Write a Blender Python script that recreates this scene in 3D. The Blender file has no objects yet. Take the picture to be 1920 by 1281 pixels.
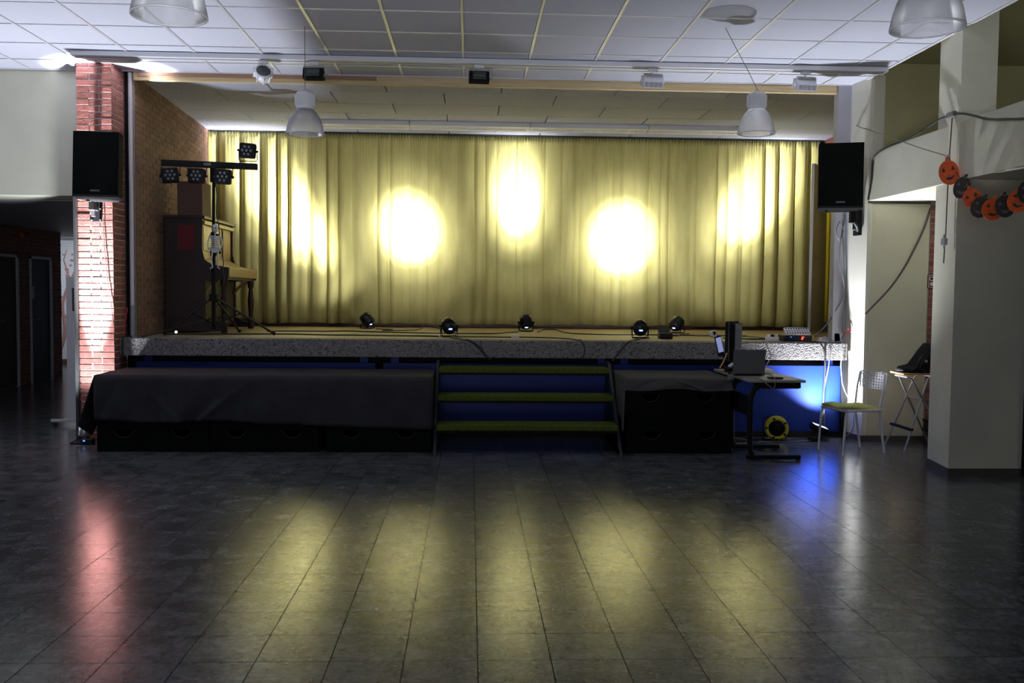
import bpy, bmesh, math, random
from mathutils import Vector, Matrix, noise
random.seed(7)
R = random.Random(11)
PI = math.pi
scene = bpy.context.scene
COL = scene.collection

# ------------------------------------------------------------------ camera
CAM_F = 1779.19
yaw, pitch, roll = math.radians(2.5274), math.radians(2.9718), math.radians(0.5660)
fwd = Vector((math.sin(yaw)*math.cos(pitch), math.cos(yaw)*math.cos(pitch), -math.sin(pitch)))
rt = Vector((math.cos(yaw), -math.sin(yaw), 0))
up = rt.cross(fwd)
r2 = math.cos(roll)*rt + math.sin(roll)*up
u2 = -math.sin(roll)*rt + math.cos(roll)*up
cam_data = bpy.data.cameras.new('camera')
cam_data.sensor_width = 36.0
cam_data.lens = CAM_F/1920*36
cam_data.clip_end = 200
cam = bpy.data.objects.new('camera', cam_data)
cam.matrix_world = Matrix(((r2.x, u2.x, -fwd.x, 0), (r2.y, u2.y, -fwd.y, 0), (r2.z, u2.z, -fwd.z, 1.5), (0, 0, 0, 1)))
COL.objects.link(cam)
scene.camera = cam

# ------------------------------------------------------------------ world, lights, exposure
scene.view_settings.view_transform = 'Standard'
scene.view_settings.look = 'None'
scene.view_settings.gamma = 1.0
scene.view_settings.exposure = 0.0
scene.view_settings.use_curve_mapping = False
w = bpy.data.worlds.new('world'); scene.world = w; w.use_nodes = True
w.node_tree.nodes['Background'].inputs[0].default_value = (0.72, 0.80, 1.0, 1)
w.node_tree.nodes['Background'].inputs[1].default_value = 0.035

def area(name, loc, target, sx, sy, power, col):
    l = bpy.data.lights.new(name, 'AREA'); l.shape = 'RECTANGLE'; l.size = sx; l.size_y = sy
    l.energy = power; l.color = col
    o = bpy.data.objects.new(name, l); COL.objects.link(o); o.location = loc
    o.rotation_euler = (Vector(target)-Vector(loc)).to_track_quat('-Z', 'Y').to_euler()
    return o
def spot(name, loc, target, power, angle, blend, col, radius=0.03):
    l = bpy.data.lights.new(name, 'SPOT'); l.energy = power; l.color = col
    l.spot_size = math.radians(angle); l.spot_blend = blend; l.shadow_soft_size = radius
    o = bpy.data.objects.new(name, l); COL.objects.link(o); o.location = loc
    o.rotation_euler = (Vector(target)-Vector(loc)).to_track_quat('-Z', 'Y').to_euler()
    return o
def point(name, loc, power, col, radius=0.1):
    l = bpy.data.lights.new(name, 'POINT'); l.energy = power; l.color = col; l.shadow_soft_size = radius
    o = bpy.data.objects.new(name, l); COL.objects.link(o); o.location = loc
    return o
# added dim fill from behind the camera, its source is unseen
area('hall_fill_light', (-1.5, -5.5, 2.0), (0.5, 6, 1.6), 6.0, 2.0, 62, (0.85, 0.90, 1.0))
# added soft fill behind the camera to lift the ceiling
spot('ceiling_fill_spot', (-0.5, 0.5, 0.5), (-0.2, 5.2, 4.0), 540, 92, 1.0, (0.88, 0.92, 1.0), 0.6)
# added cool fill from beyond the left edge, for floor and pillar
area('left_fill_light', (-8.7, 8.4, 1.5), (-4.0, 9.2, 0.3), 1.0, 1.4, 38, (0.78, 0.84, 1.0))
# added fill to brighten the recess above the gallery beam
area('aisle_fill_light', (7.2, 4.5, 3.3), (4.5, 9.0, 3.5), 1.2, 0.8, 26, (0.92, 0.95, 1.0))
# daylight at the end of the corridor on the left
area('corridor_light', (-7.5, 17.6, 2.35), (-7.6, 18.4, 0.8), 1.2, 0.8, 26, (0.86, 0.93, 1.0))
WARM = (0.95, 0.97, 1.0)
# five stage pars: (lens position, aim point on the curtain, beam, halo and wash power, beam angle)
PARS = [((-1.36, 12.62), (-2.62, 13.3, 2.75), 3300, 200, 65, 27),
        ((-0.235, 10.55), (-0.853, 13.3, 2.36), 3900, 240, 40, 21),
        ((0.711, 12.10), (0.641, 13.3, 2.82), 2300, 150, 30, 25),
        ((1.896, 10.52), (2.109, 13.3, 2.25), 4500, 270, 40, 22),
        ((2.625, 11.98), (3.98, 13.3, 2.82), 2400, 160, 80, 25)]
COLD = (0.86, 0.90, 1.0)

# ------------------------------------------------------------------ helpers
MAT = {}
def nmat(name, col, rough=0.6, metal=0.0, spec=0.5, var=0.0, vscale=6.0, col2=None, bump=0.0, bscale=40.0,
         stretch=(1, 1, 1), emis=None, estr=0.0, rnd=0.0, coat=0.0, detail=3.0):
    m = bpy.data.materials.new(name); m.use_nodes = True
    nt = m.node_tree; b = nt.nodes['Principled BSDF']
    b.inputs['Roughness'].default_value = rough; b.inputs['Metallic'].default_value = metal
    b.inputs['Specular IOR Level'].default_value = spec
    b.inputs['Base Color'].default_value = (*col, 1)
    if coat: b.inputs['Coat Weight'].default_value = coat
    geo = None
    def pos(sc):
        nonlocal geo
        if geo is None: geo = nt.nodes.new('ShaderNodeNewGeometry')
        mp = nt.nodes.new('ShaderNodeMapping'); mp.inputs['Scale'].default_value = stretch
        nt.links.new(geo.outputs['Position'], mp.inputs['Vector'])
        n = nt.nodes.new('ShaderNodeTexNoise'); n.inputs['Scale'].default_value = sc; n.inputs['Detail'].default_value = detail
        nt.links.new(mp.outputs[0], n.inputs['Vector'])
        return n
    out = None
    if var or col2:
        n = pos(vscale)
        mx = nt.nodes.new('ShaderNodeMix'); mx.data_type = 'RGBA'
        c2 = col2 if col2 else tuple(c*(1-var) for c in col)
        mx.inputs[6].default_value = (*col, 1); mx.inputs[7].default_value = (*c2, 1)
        rr = nt.nodes.new('ShaderNodeMapRange'); rr.inputs[1].default_value = 0.38; rr.inputs[2].default_value = 0.62
        nt.links.new(n.outputs[0], rr.inputs[0]); nt.links.new(rr.outputs[0], mx.inputs[0])
        out = mx.outputs[2]
    if rnd:
        oi = nt.nodes.new('ShaderNodeObjectInfo')
        if geo is None: geo = nt.nodes.new('ShaderNodeNewGeometry')
        ad = nt.nodes.new('ShaderNodeMath'); ad.operation = 'ADD'
        nt.links.new(oi.outputs['Random'], ad.inputs[0]); nt.links.new(geo.outputs['Random Per Island'], ad.inputs[1])
        wn = nt.nodes.new('ShaderNodeTexWhiteNoise'); wn.noise_dimensions = '1D'
        nt.links.new(ad.outputs[0], wn.inputs['W'])
        mr = nt.nodes.new('ShaderNodeMapRange'); mr.inputs[3].default_value = 1-rnd; mr.inputs[4].default_value = 1+rnd
        nt.links.new(wn.outputs[0], mr.inputs[0])
        hs = nt.nodes.new('ShaderNodeHueSaturation'); nt.links.new(mr.outputs[0], hs.inputs['Value'])
        if out: nt.links.new(out, hs.inputs['Color'])
        else: hs.inputs['Color'].default_value = (*col, 1)
        out = hs.outputs[0]
    if out: nt.links.new(out, b.inputs['Base Color'])
    if bump:
        n = pos(bscale)
        bp = nt.nodes.new('ShaderNodeBump'); bp.inputs['Strength'].default_value = bump; bp.inputs['Distance'].default_value = 0.01
        nt.links.new(n.outputs[0], bp.inputs['Height']); nt.links.new(bp.outputs[0], b.inputs['Normal'])
    if emis:
        b.inputs['Emission Color'].default_value = (*emis, 1); b.inputs['Emission Strength'].default_value = estr
    MAT[name] = m
    return m

class MB:
    def __init__(s): s.v = []; s.f = []; s.sm = []
    def add(s, vs, fs, smooth=False):
        o = len(s.v); s.v += [tuple(v) for v in vs]; s.f += [tuple(i+o for i in f) for f in fs]; s.sm += [smooth]*len(fs); return s
    def box(s, x0, x1, y0, y1, z0, z1, M=None):
        vs = [Vector((x, y, z)) for z in (z0, z1) for y in (y0, y1) for x in (x0, x1)]
        if M: vs = [M @ v for v in vs]
        return s.add(vs, [(0, 2, 3, 1), (4, 5, 7, 6), (0, 1, 5, 4), (2, 6, 7, 3), (0, 4, 6, 2), (1, 3, 7, 5)])
    def bbox(s, x0, x1, y0, y1, z0, z1, b=0.01, M=None):
        """box with bevelled edges"""
        bm = bmesh.new(); bmesh.ops.create_cube(bm, size=1)
        bmesh.ops.scale(bm, vec=(x1-x0, y1-y0, z1-z0), verts=bm.verts)
        bmesh.ops.translate(bm, vec=((x0+x1)/2, (y0+y1)/2, (z0+z1)/2), verts=bm.verts)
        bmesh.ops.bevel(bm, geom=bm.edges[:], offset=b, segments=2, profile=0.6, affect='EDGES')
        bm.verts.ensure_lookup_table(); bm.verts.index_update()
        vs = [(M @ v.co) if M else v.co.copy() for v in bm.verts]
        s.add(vs, [[v.index for v in f.verts] for f in bm.faces]); bm.free(); return s
    def prism(s, poly, a0, a1, axis='z', M=None):
        n = len(poly); vs = []
        for a in (a0, a1):
            for p, q in poly:
                v = {'z': (p, q, a), 'y': (p, a, q), 'x': (a, p, q)}[axis]
                vs.append(M @ Vector(v) if M else Vector(v))
        fs = [tuple(range(n))[::-1], tuple(range(n, 2*n))] + [(i, (i+1) % n, n+(i+1) % n, n+i) for i in range(n)]
        return s.add(vs, fs)
    def tube(s, pts, r, n=8, caps=True, flat=1.0):
        pts = [Vector(p) for p in pts]; rs = r if isinstance(r, (list, tuple)) else [r]*len(pts)
        vs = []; prev = None
        for i, p in enumerate(pts):
            d = (pts[min(i+1, len(pts)-1)]-pts[max(i-1, 0)])
            if d.length < 1e-9: d = Vector((0, 0, 1))
            d.normalize()
            if prev is None:
                a = Vector((0, 0, 1)) if abs(d.z) < 0.9 else Vector((1, 0, 0))
                e1 = d.cross(a).normalized()
            else:
                e1 = (prev-d*prev.dot(d)).normalized()
            prev = e1; e2 = d.cross(e1)
            for k in range(n):
                t = 2*PI*k/n; vs.append(p+rs[i]*(math.cos(t)*e1+flat*math.sin(t)*e2))
        fs = [(i*n+k, i*n+(k+1) % n, (i+1)*n+(k+1) % n, (i+1)*n+k) for i in range(len(pts)-1) for k in range(n)]
        o = len(s.v); s.add(vs, fs, True)
        if caps: s.add(vs[:n], [tuple(range(n))[::-1]]); s.add(vs[-n:], [tuple(range(n))])
        return s
    def lathe(s, prof, n=24, M=None, smooth=True, ribs=0, rib=0.0):
        vs = []; 
        for r, z in prof:
            for k in range(n):
                t = 2*PI*k/n; rr = r*(1+(rib if k % 2 else 0)); v = Vector((rr*math.cos(t), rr*math.sin(t), z)); vs.append(M @ v if M else v)
        fs = [(i*n+k, i*n+(k+1) % n, (i+1)*n+(k+1) % n, (i+1)*n+k) for i in range(len(prof)-1) for k in range(n)]
        return s.add(vs, fs, smooth)
    def disc(s, r, z=0, n=20, M=None):
        vs = [Vector((r*math.cos(2*PI*k/n), r*math.sin(2*PI*k/n), z)) for k in range(n)]
        if M: vs = [M @ v for v in vs]
        return s.add(vs, [tuple(range(n))])
    def cyl(s, a, b, r, n=12): return s.tube([a, b], r, n)
    def ball(s, c, r, n=10, sc=(1, 1, 1)):
        prof = [(max(1e-4, math.sin(PI*i/n)), -math.cos(PI*i/n)) for i in range(n+1)]
        M = Matrix.Translation(Vector(c)) @ Matrix.Diagonal((r*sc[0], r*sc[1], r*sc[2], 1))
        return s.lathe(prof, n+4, M)
    def build(s, name, mat, parent=None, local=False):
        me = bpy.data.meshes.new(name)
        vs = s.v
        if parent is not None and not local:
            inv = ROOT.get(parent.name, Matrix()).inverted()
            vs = [tuple(inv @ Vector(v)) for v in vs]
        me.from_pydata(vs, [], s.f); me.polygons.foreach_set('use_smooth', s.sm); me.update()
        bm = bmesh.new(); bm.from_mesh(me); bmesh.ops.recalc_face_normals(bm, faces=bm.faces); bm.to_mesh(me); bm.free()
        me.materials.append(MAT[mat])
        o = bpy.data.objects.new(name, me); COL.objects.link(o)
        if parent is not None:
            o.parent = parent; ROOT[o.name] = ROOT.get(parent.name, Matrix())
        return o
ROOT = {}
def tag(o, label, cat, group=None):
    o['label'] = label; o['category'] = cat
    if group: o['group'] = group
    return o
def thing(name, label, cat, loc=(0, 0, 0), rotz=0.0, group=None):
    o = bpy.data.objects.new(name, None); COL.objects.link(o); o.empty_display_size = 0.1
    o.location = loc; o.rotation_euler = (0, 0, rotz)
    ROOT[o.name] = Matrix.Translation(Vector(loc)) @ Matrix.Rotation(rotz, 4, 'Z')
    return tag(o, label, cat, group)
def struct(o): o['kind'] = 'structure'; return o
def sempty(name):
    o = bpy.data.objects.new(name, None); COL.objects.link(o); ROOT[o.name] = Matrix(); return struct(o)
def copy_tree(o, parent=None):
    c = o.copy(); COL.objects.link(c)
    if parent is not None: c.parent = parent
    for ch in list(o.children): copy_tree(ch, c)
    return c
def inst(proto, parent, loc, rotz=0, scale=None):
    c = proto.copy(); COL.objects.link(c); c.parent = parent; c.location = loc
    if rotz: c.rotation_euler = (0, 0, rotz)
    if scale: c.scale = scale
    return c
def mesh_obj(name, me, parent, loc=(0, 0, 0), scale=None):
    o = bpy.data.objects.new(name, me); COL.objects.link(o); o.parent = parent; o.location = loc
    if scale: o.scale = scale
    return o
def box_mesh(name, sx, sy, sz, mat, b=0.0):
    mb = MB()
    if b: 
        bm = bmesh.new(); bmesh.ops.create_cube(bm, size=1); bmesh.ops.scale(bm, vec=(sx, sy, sz), verts=bm.verts)
        bmesh.ops.bevel(bm, geom=bm.edges[:], offset=b, segments=1, affect='EDGES')
        me = bpy.data.meshes.new(name); bm.to_mesh(me); bm.free()
    else:
        mb.box(-sx/2, sx/2, -sy/2, sy/2, -sz/2, sz/2); me = bpy.data.meshes.new(name); me.from_pydata(mb.v, [], mb.f)
    me.materials.append(MAT[mat]); return me
def wavy(pts, amp, n, seed=0, ax=(1, 1, 0)):
    """smooth cable path through pts with small random wiggles"""
    P = [Vector(p) for p in pts]; out = []
    m = len(P)-1
    for i in range(m):
        p0 = P[max(i-1, 0)]; p1 = P[i]; p2 = P[i+1]; p3 = P[min(i+2, m)]
        for k in range(n):
            t = k/n
            q = 0.5*((2*p1)+(-p0+p2)*t+(2*p0-5*p1+4*p2-p3)*t*t+(-p0+3*p1-3*p2+p3)*t*t*t)
            w_ = amp
            nv = noise.noise_vector(Vector((i+t, seed*3.7, 0))*1.7)
            out.append(q+Vector((nv.x*w_*ax[0], nv.y*w_*ax[1], nv.z*w_*ax[2])))
    out.append(P[-1]); return out
def aim(loc, target): return Matrix.Translation(Vector(loc)) @ (Vector(target)-Vector(loc)).to_track_quat('Z', 'Y').to_matrix().to_4x4()

# ------------------------------------------------------------------ materials
nmat('cream', (0.66, 0.65, 0.52), 0.85, var=0.06, vscale=3, bump=0.15, bscale=120)
nmat('offwhite', (0.70, 0.68, 0.58), 0.85, var=0.05, vscale=3, bump=0.15, bscale=150)
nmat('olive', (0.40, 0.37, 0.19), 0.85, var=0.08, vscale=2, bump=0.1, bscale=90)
nmat('niche', (0.62, 0.58, 0.44), 0.8, var=0.06, vscale=2)
nmat('ceil_tile', (0.60, 0.61, 0.70), 0.9, var=0.05, vscale=90, bump=0.12, bscale=220, rnd=0.025)
nmat('grid_metal', (0.72, 0.72, 0.76), 0.28, metal=0.22)
nmat('ceil_back', (0.08, 0.08, 0.08), 0.9)
nmat('wool_board', (0.55, 0.57, 0.72), 0.95, col2=(0.42, 0.43, 0.55), vscale=60, bump=0.5, bscale=130, rnd=0.05, detail=6)
nmat('brick', (0.29, 0.095, 0.072), 0.75, col2=(0.20, 0.066, 0.052), vscale=20, bump=0.25, bscale=70, rnd=0.28)
nmat('brick_dull', (0.20, 0.105, 0.065), 0.8, col2=(0.15, 0.075, 0.05), vscale=18, bump=0.25, bscale=70, rnd=0.22)
nmat('mortar_pale', (0.62, 0.58, 0.55), 0.95, var=0.15, vscale=50, bump=0.3, bscale=150)
nmat('mortar', (0.36, 0.31, 0.27), 0.95, var=0.2, vscale=50, bump=0.3, bscale=150)
nmat('pine', (0.66, 0.52, 0.30), 0.55, col2=(0.58, 0.43, 0.22), vscale=7, stretch=(0.4, 6, 9), bump=0.05)
nmat('pine_brown', (0.38, 0.22, 0.14), 0.6, col2=(0.30, 0.17, 0.10), vscale=7, stretch=(0.4, 6, 9))
nmat('curtain', (0.45, 0.405, 0.158), 0.9, col2=(0.41, 0.365, 0.135), vscale=5, stretch=(3, 1, 0.5), bump=0.04, bscale=300, spec=0.15)
nmat('stage_wood', (0.33, 0.245, 0.14), 0.5, col2=(0.26, 0.19, 0.105), vscale=5, stretch=(0.6, 9, 1))
nmat('skirting_brown', (0.14, 0.065, 0.035), 0.5)
nmat('blue_panel', (0.002, 0.018, 0.17), 0.5, spec=0.3)
nmat('black', (0.006, 0.006, 0.007), 0.7, spec=0.2)
nmat('black_gloss', (0.009, 0.009, 0.010), 0.35, spec=0.35)
nmat('black_crate', (0.005, 0.006, 0.005), 0.85, spec=0.1, var=0.3, vscale=5)
nmat('speaker_black', (0.003, 0.003, 0.0032), 0.8, spec=0.1)
nmat('hole', (0.004, 0.003, 0.003), 0.9)
nmat('crate_edge', (0.10, 0.07, 0.04), 0.7)
nmat('cloth_grey', (0.044, 0.043, 0.048), 0.95, spec=0.1, bump=0.3, bscale=300, var=0.15, vscale=5)
nmat('cloth_light', (0.085, 0.08, 0.078), 0.95, spec=0.1, bump=0.3, bscale=300)
nmat('carpet_green', (0.10, 0.125, 0.022), 1.0, spec=0.05, var=0.25, vscale=40, bump=0.6, bscale=260)
nmat('steel_dark', (0.03, 0.035, 0.035), 0.5, metal=0.3)
nmat('white_paint', (0.75, 0.74, 0.76), 0.45)
nmat('white_plastic', (0.72, 0.72, 0.76), 0.4)
nmat('grey_plastic', (0.35, 0.35, 0.38), 0.5)
nmat('grey_paint', (0.33, 0.33, 0.36), 0.6)
nmat('lilac_frame', (0.40, 0.39, 0.44), 0.6)
nmat('door_grey', (0.55, 0.55, 0.58), 0.6)
nmat('yellow_paint', (0.68, 0.50, 0.02), 0.6)
nmat('teal_grey', (0.10, 0.14, 0.13), 0.6)
nmat('chrome', (0.6, 0.6, 0.62), 0.22, metal=1.0)
nmat('silver', (0.42, 0.42, 0.44), 0.35, metal=0.8)
nmat('brass', (0.5, 0.33, 0.12), 0.35, metal=0.9)
nmat('base_brown', (0.075, 0.068, 0.062), 0.6)
nmat('piano_wood', (0.025, 0.010, 0.007), 0.5, col2=(0.016, 0.006, 0.004), vscale=6, stretch=(5, 5, 0.7))
nmat('piano_wood_lit', (0.36, 0.22, 0.075), 0.35, col2=(0.25, 0.14, 0.05), vscale=6, stretch=(5, 5, 0.7))  # paler copy of the piano wood, light on the front put into the colour
nmat('cardboard', (0.09, 0.045, 0.035), 0.8)
nmat('red', (0.12, 0.003, 0.008), 0.7)
nmat('orange', (0.86, 0.11, 0.008), 0.6, var=0.12, vscale=30)
nmat('paper_black', (0.028, 0.028, 0.024), 0.6)
nmat('seat_green', (0.46, 0.48, 0.13), 0.9, bump=0.2, bscale=300)
nmat('stool_wood', (0.42, 0.25, 0.10), 0.5, var=0.15, vscale=5, stretch=(1, 8, 1))
nmat('reel_yellow', (0.62, 0.50, 0.02), 0.4)
nmat('laptop_grey', (0.115, 0.115, 0.12), 0.4, metal=0.2)
nmat('table_top', (0.30, 0.28, 0.25), 0.45)
nmat('teal', (0.06, 0.32, 0.35), 0.5)
nmat('cyan_light', (0.35, 0.65, 0.75), 0.5)
nmat('mural_wall', (0.80, 0.80, 0.84), 0.8)
nmat('mural_pink', (0.52, 0.28, 0.27), 0.8)
nmat('door_red', (0.05, 0.012, 0.008), 0.6)
nmat('door_navy', (0.010, 0.014, 0.045), 0.6)
nmat('skeleton_white', (0.62, 0.62, 0.66), 0.6)
nmat('led_blue', (0.1, 0.3, 0.9), 0.4, emis=(0.10, 0.25, 1.0), estr=1.5)
nmat('led_white', (0.8, 0.9, 1.0), 0.4, emis=(0.65, 0.85, 1.0), estr=5)
nmat('led_red', (0.9, 0.1, 0.05), 0.4, emis=(1.0, 0.06, 0.03), estr=4)
nmat('lens_warm', (0.9, 0.9, 0.85), 0.3, emis=(1.0, 0.97, 0.85), estr=6)
nmat('lens_cold', (0.9, 0.9, 1.0), 0.3, emis=(0.86, 0.9, 1.0), estr=1.2)
nmat('screen_blue', (0.3, 0.35, 0.6), 0.3, emis=(0.32, 0.36, 0.72), estr=0.55)
nmat('lens_blue', (0.01, 0.02, 0.08), 0.15, emis=(0.01, 0.03, 0.2), estr=0.5)
nmat('led_grey', (0.12, 0.13, 0.15), 0.3)
nmat('glass_dark', (0.06, 0.075, 0.07), 0.12)
nmat('sign_white', (0.75, 0.72, 0.72), 0.5)
nmat('cable_black', (0.012, 0.012, 0.012), 0.5)
nmat('cable_grey', (0.13, 0.125, 0.12), 0.6)
nmat('cable_white', (0.20, 0.20, 0.20), 0.6)
nmat('cable_red', (0.5, 0.02, 0.03), 0.5)
nmat('cable_brown', (0.10, 0.07, 0.06), 0.6)
nmat('caster', (0.02, 0.02, 0.02), 0.5)
nmat('paper', (0.62, 0.62, 0.60), 0.7)

# polished speckled vinyl floor
def floor_mat():
    m = bpy.data.materials.new('floor_vinyl'); m.use_nodes = True; nt = m.node_tree; b = nt.nodes['Principled BSDF']
    L = nt.links.new
    geo = nt.nodes.new('ShaderNodeNewGeometry')
    # per tile offset so marbling breaks at the joints
    sn = nt.nodes.new('ShaderNodeVectorMath'); sn.operation = 'SNAP'; sn.inputs[1].default_value = (0.2994, 0.2994, 10)
    sh = nt.nodes.new('ShaderNodeVectorMath'); sh.operation = 'SUBTRACT'; sh.inputs[1].default_value = (-0.2591, 3.796, -1)
    L(geo.outputs['Position'], sh.inputs[0]); L(sh.outputs[0], sn.inputs[0])
    wn = nt.nodes.new('ShaderNodeTexWhiteNoise'); L(sn.outputs[0], wn.inputs['Vector'])
    sc = nt.nodes.new('ShaderNodeVectorMath'); sc.operation = 'MULTIPLY_ADD'; sc.inputs[1].default_value = (0.35, 0.35, 0.35)
    L(wn.outputs['Color'], sc.inputs[0]); L(geo.outputs['Position'], sc.inputs[2])
    n1 = nt.nodes.new('ShaderNodeTexNoise'); n1.inputs['Scale'].default_value = 5.5; n1.inputs['Detail'].default_value = 8; n1.inputs['Roughness'].default_value = 0.68; n1.inputs['Distortion'].default_value = 0.1
    L(sc.outputs[0], n1.inputs['Vector'])
    cr = nt.nodes.new('ShaderNodeValToRGB'); e = cr.color_ramp.elements
    e[0].position = 0.34; e[0].color = (0.030, 0.034, 0.040, 1); e[1].position = 0.66; e[1].color = (0.145, 0.15, 0.16, 1)
    k = cr.color_ramp.elements.new(0.5); k.color = (0.085, 0.089, 0.094, 1)
    nf = nt.nodes.new('ShaderNodeTexNoise'); nf.inputs['Scale'].default_value = 38; nf.inputs['Detail'].default_value = 3; L(sc.outputs[0], nf.inputs['Vector'])
    mf = nt.nodes.new('ShaderNodeMath'); mf.operation = 'MULTIPLY_ADD'; mf.inputs[1].default_value = 0.45; L(nf.outputs[0], mf.inputs[0]); L(n1.outputs[0], mf.inputs[2])
    ms = nt.nodes.new('ShaderNodeMath'); ms.operation = 'SUBTRACT'; ms.inputs[1].default_value = 0.225; L(mf.outputs[0], ms.inputs[0])
    L(ms.outputs[0], cr.inputs[0])
    v = nt.nodes.new('ShaderNodeTexVoronoi'); v.inputs['Scale'].default_value = 22; L(geo.outputs['Position'], v.inputs['Vector'])
    th = nt.nodes.new('ShaderNodeMath'); th.operation = 'LESS_THAN'; th.inputs[1].default_value = 0.13; L(v.outputs['Distance'], th.inputs[0])
    vb = nt.nodes.new('ShaderNodeSeparateColor'); L(v.outputs['Color'], vb.inputs[0])
    t2 = nt.nodes.new('ShaderNodeMath'); t2.operation = 'GREATER_THAN'; t2.inputs[1].default_value = 0.94; L(vb.outputs[0], t2.inputs[0])
    t3 = nt.nodes.new('ShaderNodeMath'); t3.operation = 'MULTIPLY'; L(th.outputs[0], t3.inputs[0]); L(t2.outputs[0], t3.inputs[1])
    mx = nt.nodes.new('ShaderNodeMix'); mx.data_type = 'RGBA'; L(t3.outputs[0], mx.inputs[0]); L(cr.outputs[0], mx.inputs[6]); mx.inputs[7].default_value = (0.20, 0.21, 0.21, 1)
    t4 = nt.nodes.new('ShaderNodeMath'); t4.operation = 'LESS_THAN'; t4.inputs[1].default_value = 0.10; L(vb.outputs[0], t4.inputs[0])
    t5 = nt.nodes.new('ShaderNodeMath'); t5.operation = 'MULTIPLY'; L(th.outputs[0], t5.inputs[0]); L(t4.outputs[0], t5.inputs[1])
    mx2 = nt.nodes.new('ShaderNodeMix'); mx2.data_type = 'RGBA'; L(t5.outputs[0], mx2.inputs[0]); L(mx.outputs[2], mx2.inputs[6]); mx2.inputs[7].default_value = (0.012, 0.012, 0.013, 1)
    L(mx2.outputs[2], b.inputs['Base Color'])
    n2 = nt.nodes.new('ShaderNodeTexNoise'); n2.inputs['Scale'].default_value = 18; n2.inputs['Detail'].default_value = 4; L(geo.outputs['Position'], n2.inputs['Vector'])
    mr = nt.nodes.new('ShaderNodeMapRange'); mr.inputs[3].default_value = 0.17; mr.inputs[4].default_value = 0.24; L(n2.outputs[0], mr.inputs[0]); L(mr.outputs[0], b.inputs['Roughness'])
    n3 = nt.nodes.new('ShaderNodeTexNoise'); n3.inputs['Scale'].default_value = 14; n3.inputs['Detail'].default_value = 3; L(geo.outputs['Position'], n3.inputs['Vector'])
    bp = nt.nodes.new('ShaderNodeBump'); bp.inputs['Strength'].default_value = 0.012; bp.inputs['Distance'].default_value = 0.01; L(n3.outputs[0], bp.inputs['Height']); L(bp.outputs[0], b.inputs['Normal'])
    b.inputs['Specular IOR Level'].default_value = 0.36
    MAT['floor_vinyl'] = m
floor_mat()
nmat('joint_dark', (0.012, 0.012, 0.012), 0.8)
def concrete_mat():
    m = bpy.data.materials.new('washed_concrete'); m.use_nodes = True; nt = m.node_tree; b = nt.nodes['Principled BSDF']; L = nt.links.new
    geo = nt.nodes.new('ShaderNodeNewGeometry')
    v = nt.nodes.new('ShaderNodeTexVoronoi'); v.inputs['Scale'].default_value = 75; L(geo.outputs['Position'], v.inputs['Vector'])
    s = nt.nodes.new('ShaderNodeSeparateColor'); L(v.outputs['Color'], s.inputs[0])
    cr = nt.nodes.new('ShaderNodeValToRGB'); e = cr.color_ramp.elements
    e[0].position = 0.0; e[0].color = (0.03, 0.03, 0.035, 1); e[1].position = 0.97; e[1].color = (0.24, 0.225, 0.22, 1)
    k = cr.color_ramp.elements.new(0.12); k.color = (0.13, 0.12, 0.118, 1)
    L(s.outputs[0], cr.inputs[0]); L(cr.outputs[0], b.inputs['Base Color'])
    bp = nt.nodes.new('ShaderNodeBump'); bp.inputs['Strength'].default_value = 0.8; bp.inputs['Distance'].default_value = 0.008; bp.invert = True
    L(v.outputs['Distance'], bp.inputs['Height']); L(bp.outputs[0], b.inputs['Normal']); b.inputs['Roughness'].default_value = 0.85
    MAT['washed_concrete'] = m
concrete_mat()
def acrylic_mat():
    m = bpy.data.materials.new('acrylic'); m.use_nodes = True; nt = m.node_tree; L = nt.links.new
    for n in list(nt.nodes):
        if n.type != 'OUTPUT_MATERIAL': nt.nodes.remove(n)
    out = [n for n in nt.nodes if n.type == 'OUTPUT_MATERIAL'][0]
    tr = nt.nodes.new('ShaderNodeBsdfTransparent'); tr.inputs[0].default_value = (0.97, 0.97, 0.97, 1)
    gl = nt.nodes.new('ShaderNodeBsdfGlossy'); gl.inputs['Roughness'].default_value = 0.35
    df = nt.nodes.new('ShaderNodeBsdfTranslucent'); df.inputs[0].default_value = (0.93, 0.93, 0.95, 1)
    d2 = nt.nodes.new('ShaderNodeBsdfDiffuse'); d2.inputs[0].default_value = (0.90, 0.90, 0.93, 1)
    a1 = nt.nodes.new('ShaderNodeMixShader'); a1.inputs[0].default_value = 0.5; L(df.outputs[0], a1.inputs[1]); L(d2.outputs[0], a1.inputs[2])
    a2 = nt.nodes.new('ShaderNodeMixShader'); a2.inputs[0].default_value = 0.50; L(tr.outputs[0], a2.inputs[1]); L(a1.outputs[0], a2.inputs[2])
    fr = nt.nodes.new('ShaderNodeFresnel'); fr.inputs[0].default_value = 1.45
    a3 = nt.nodes.new('ShaderNodeMixShader'); L(fr.outputs[0], a3.inputs[0]); L(a2.outputs[0], a3.inputs[1]); L(gl.outputs[0], a3.inputs[2])
    L(a3.outputs[0], out.inputs[0]); MAT['acrylic'] = m
acrylic_mat()

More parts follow.
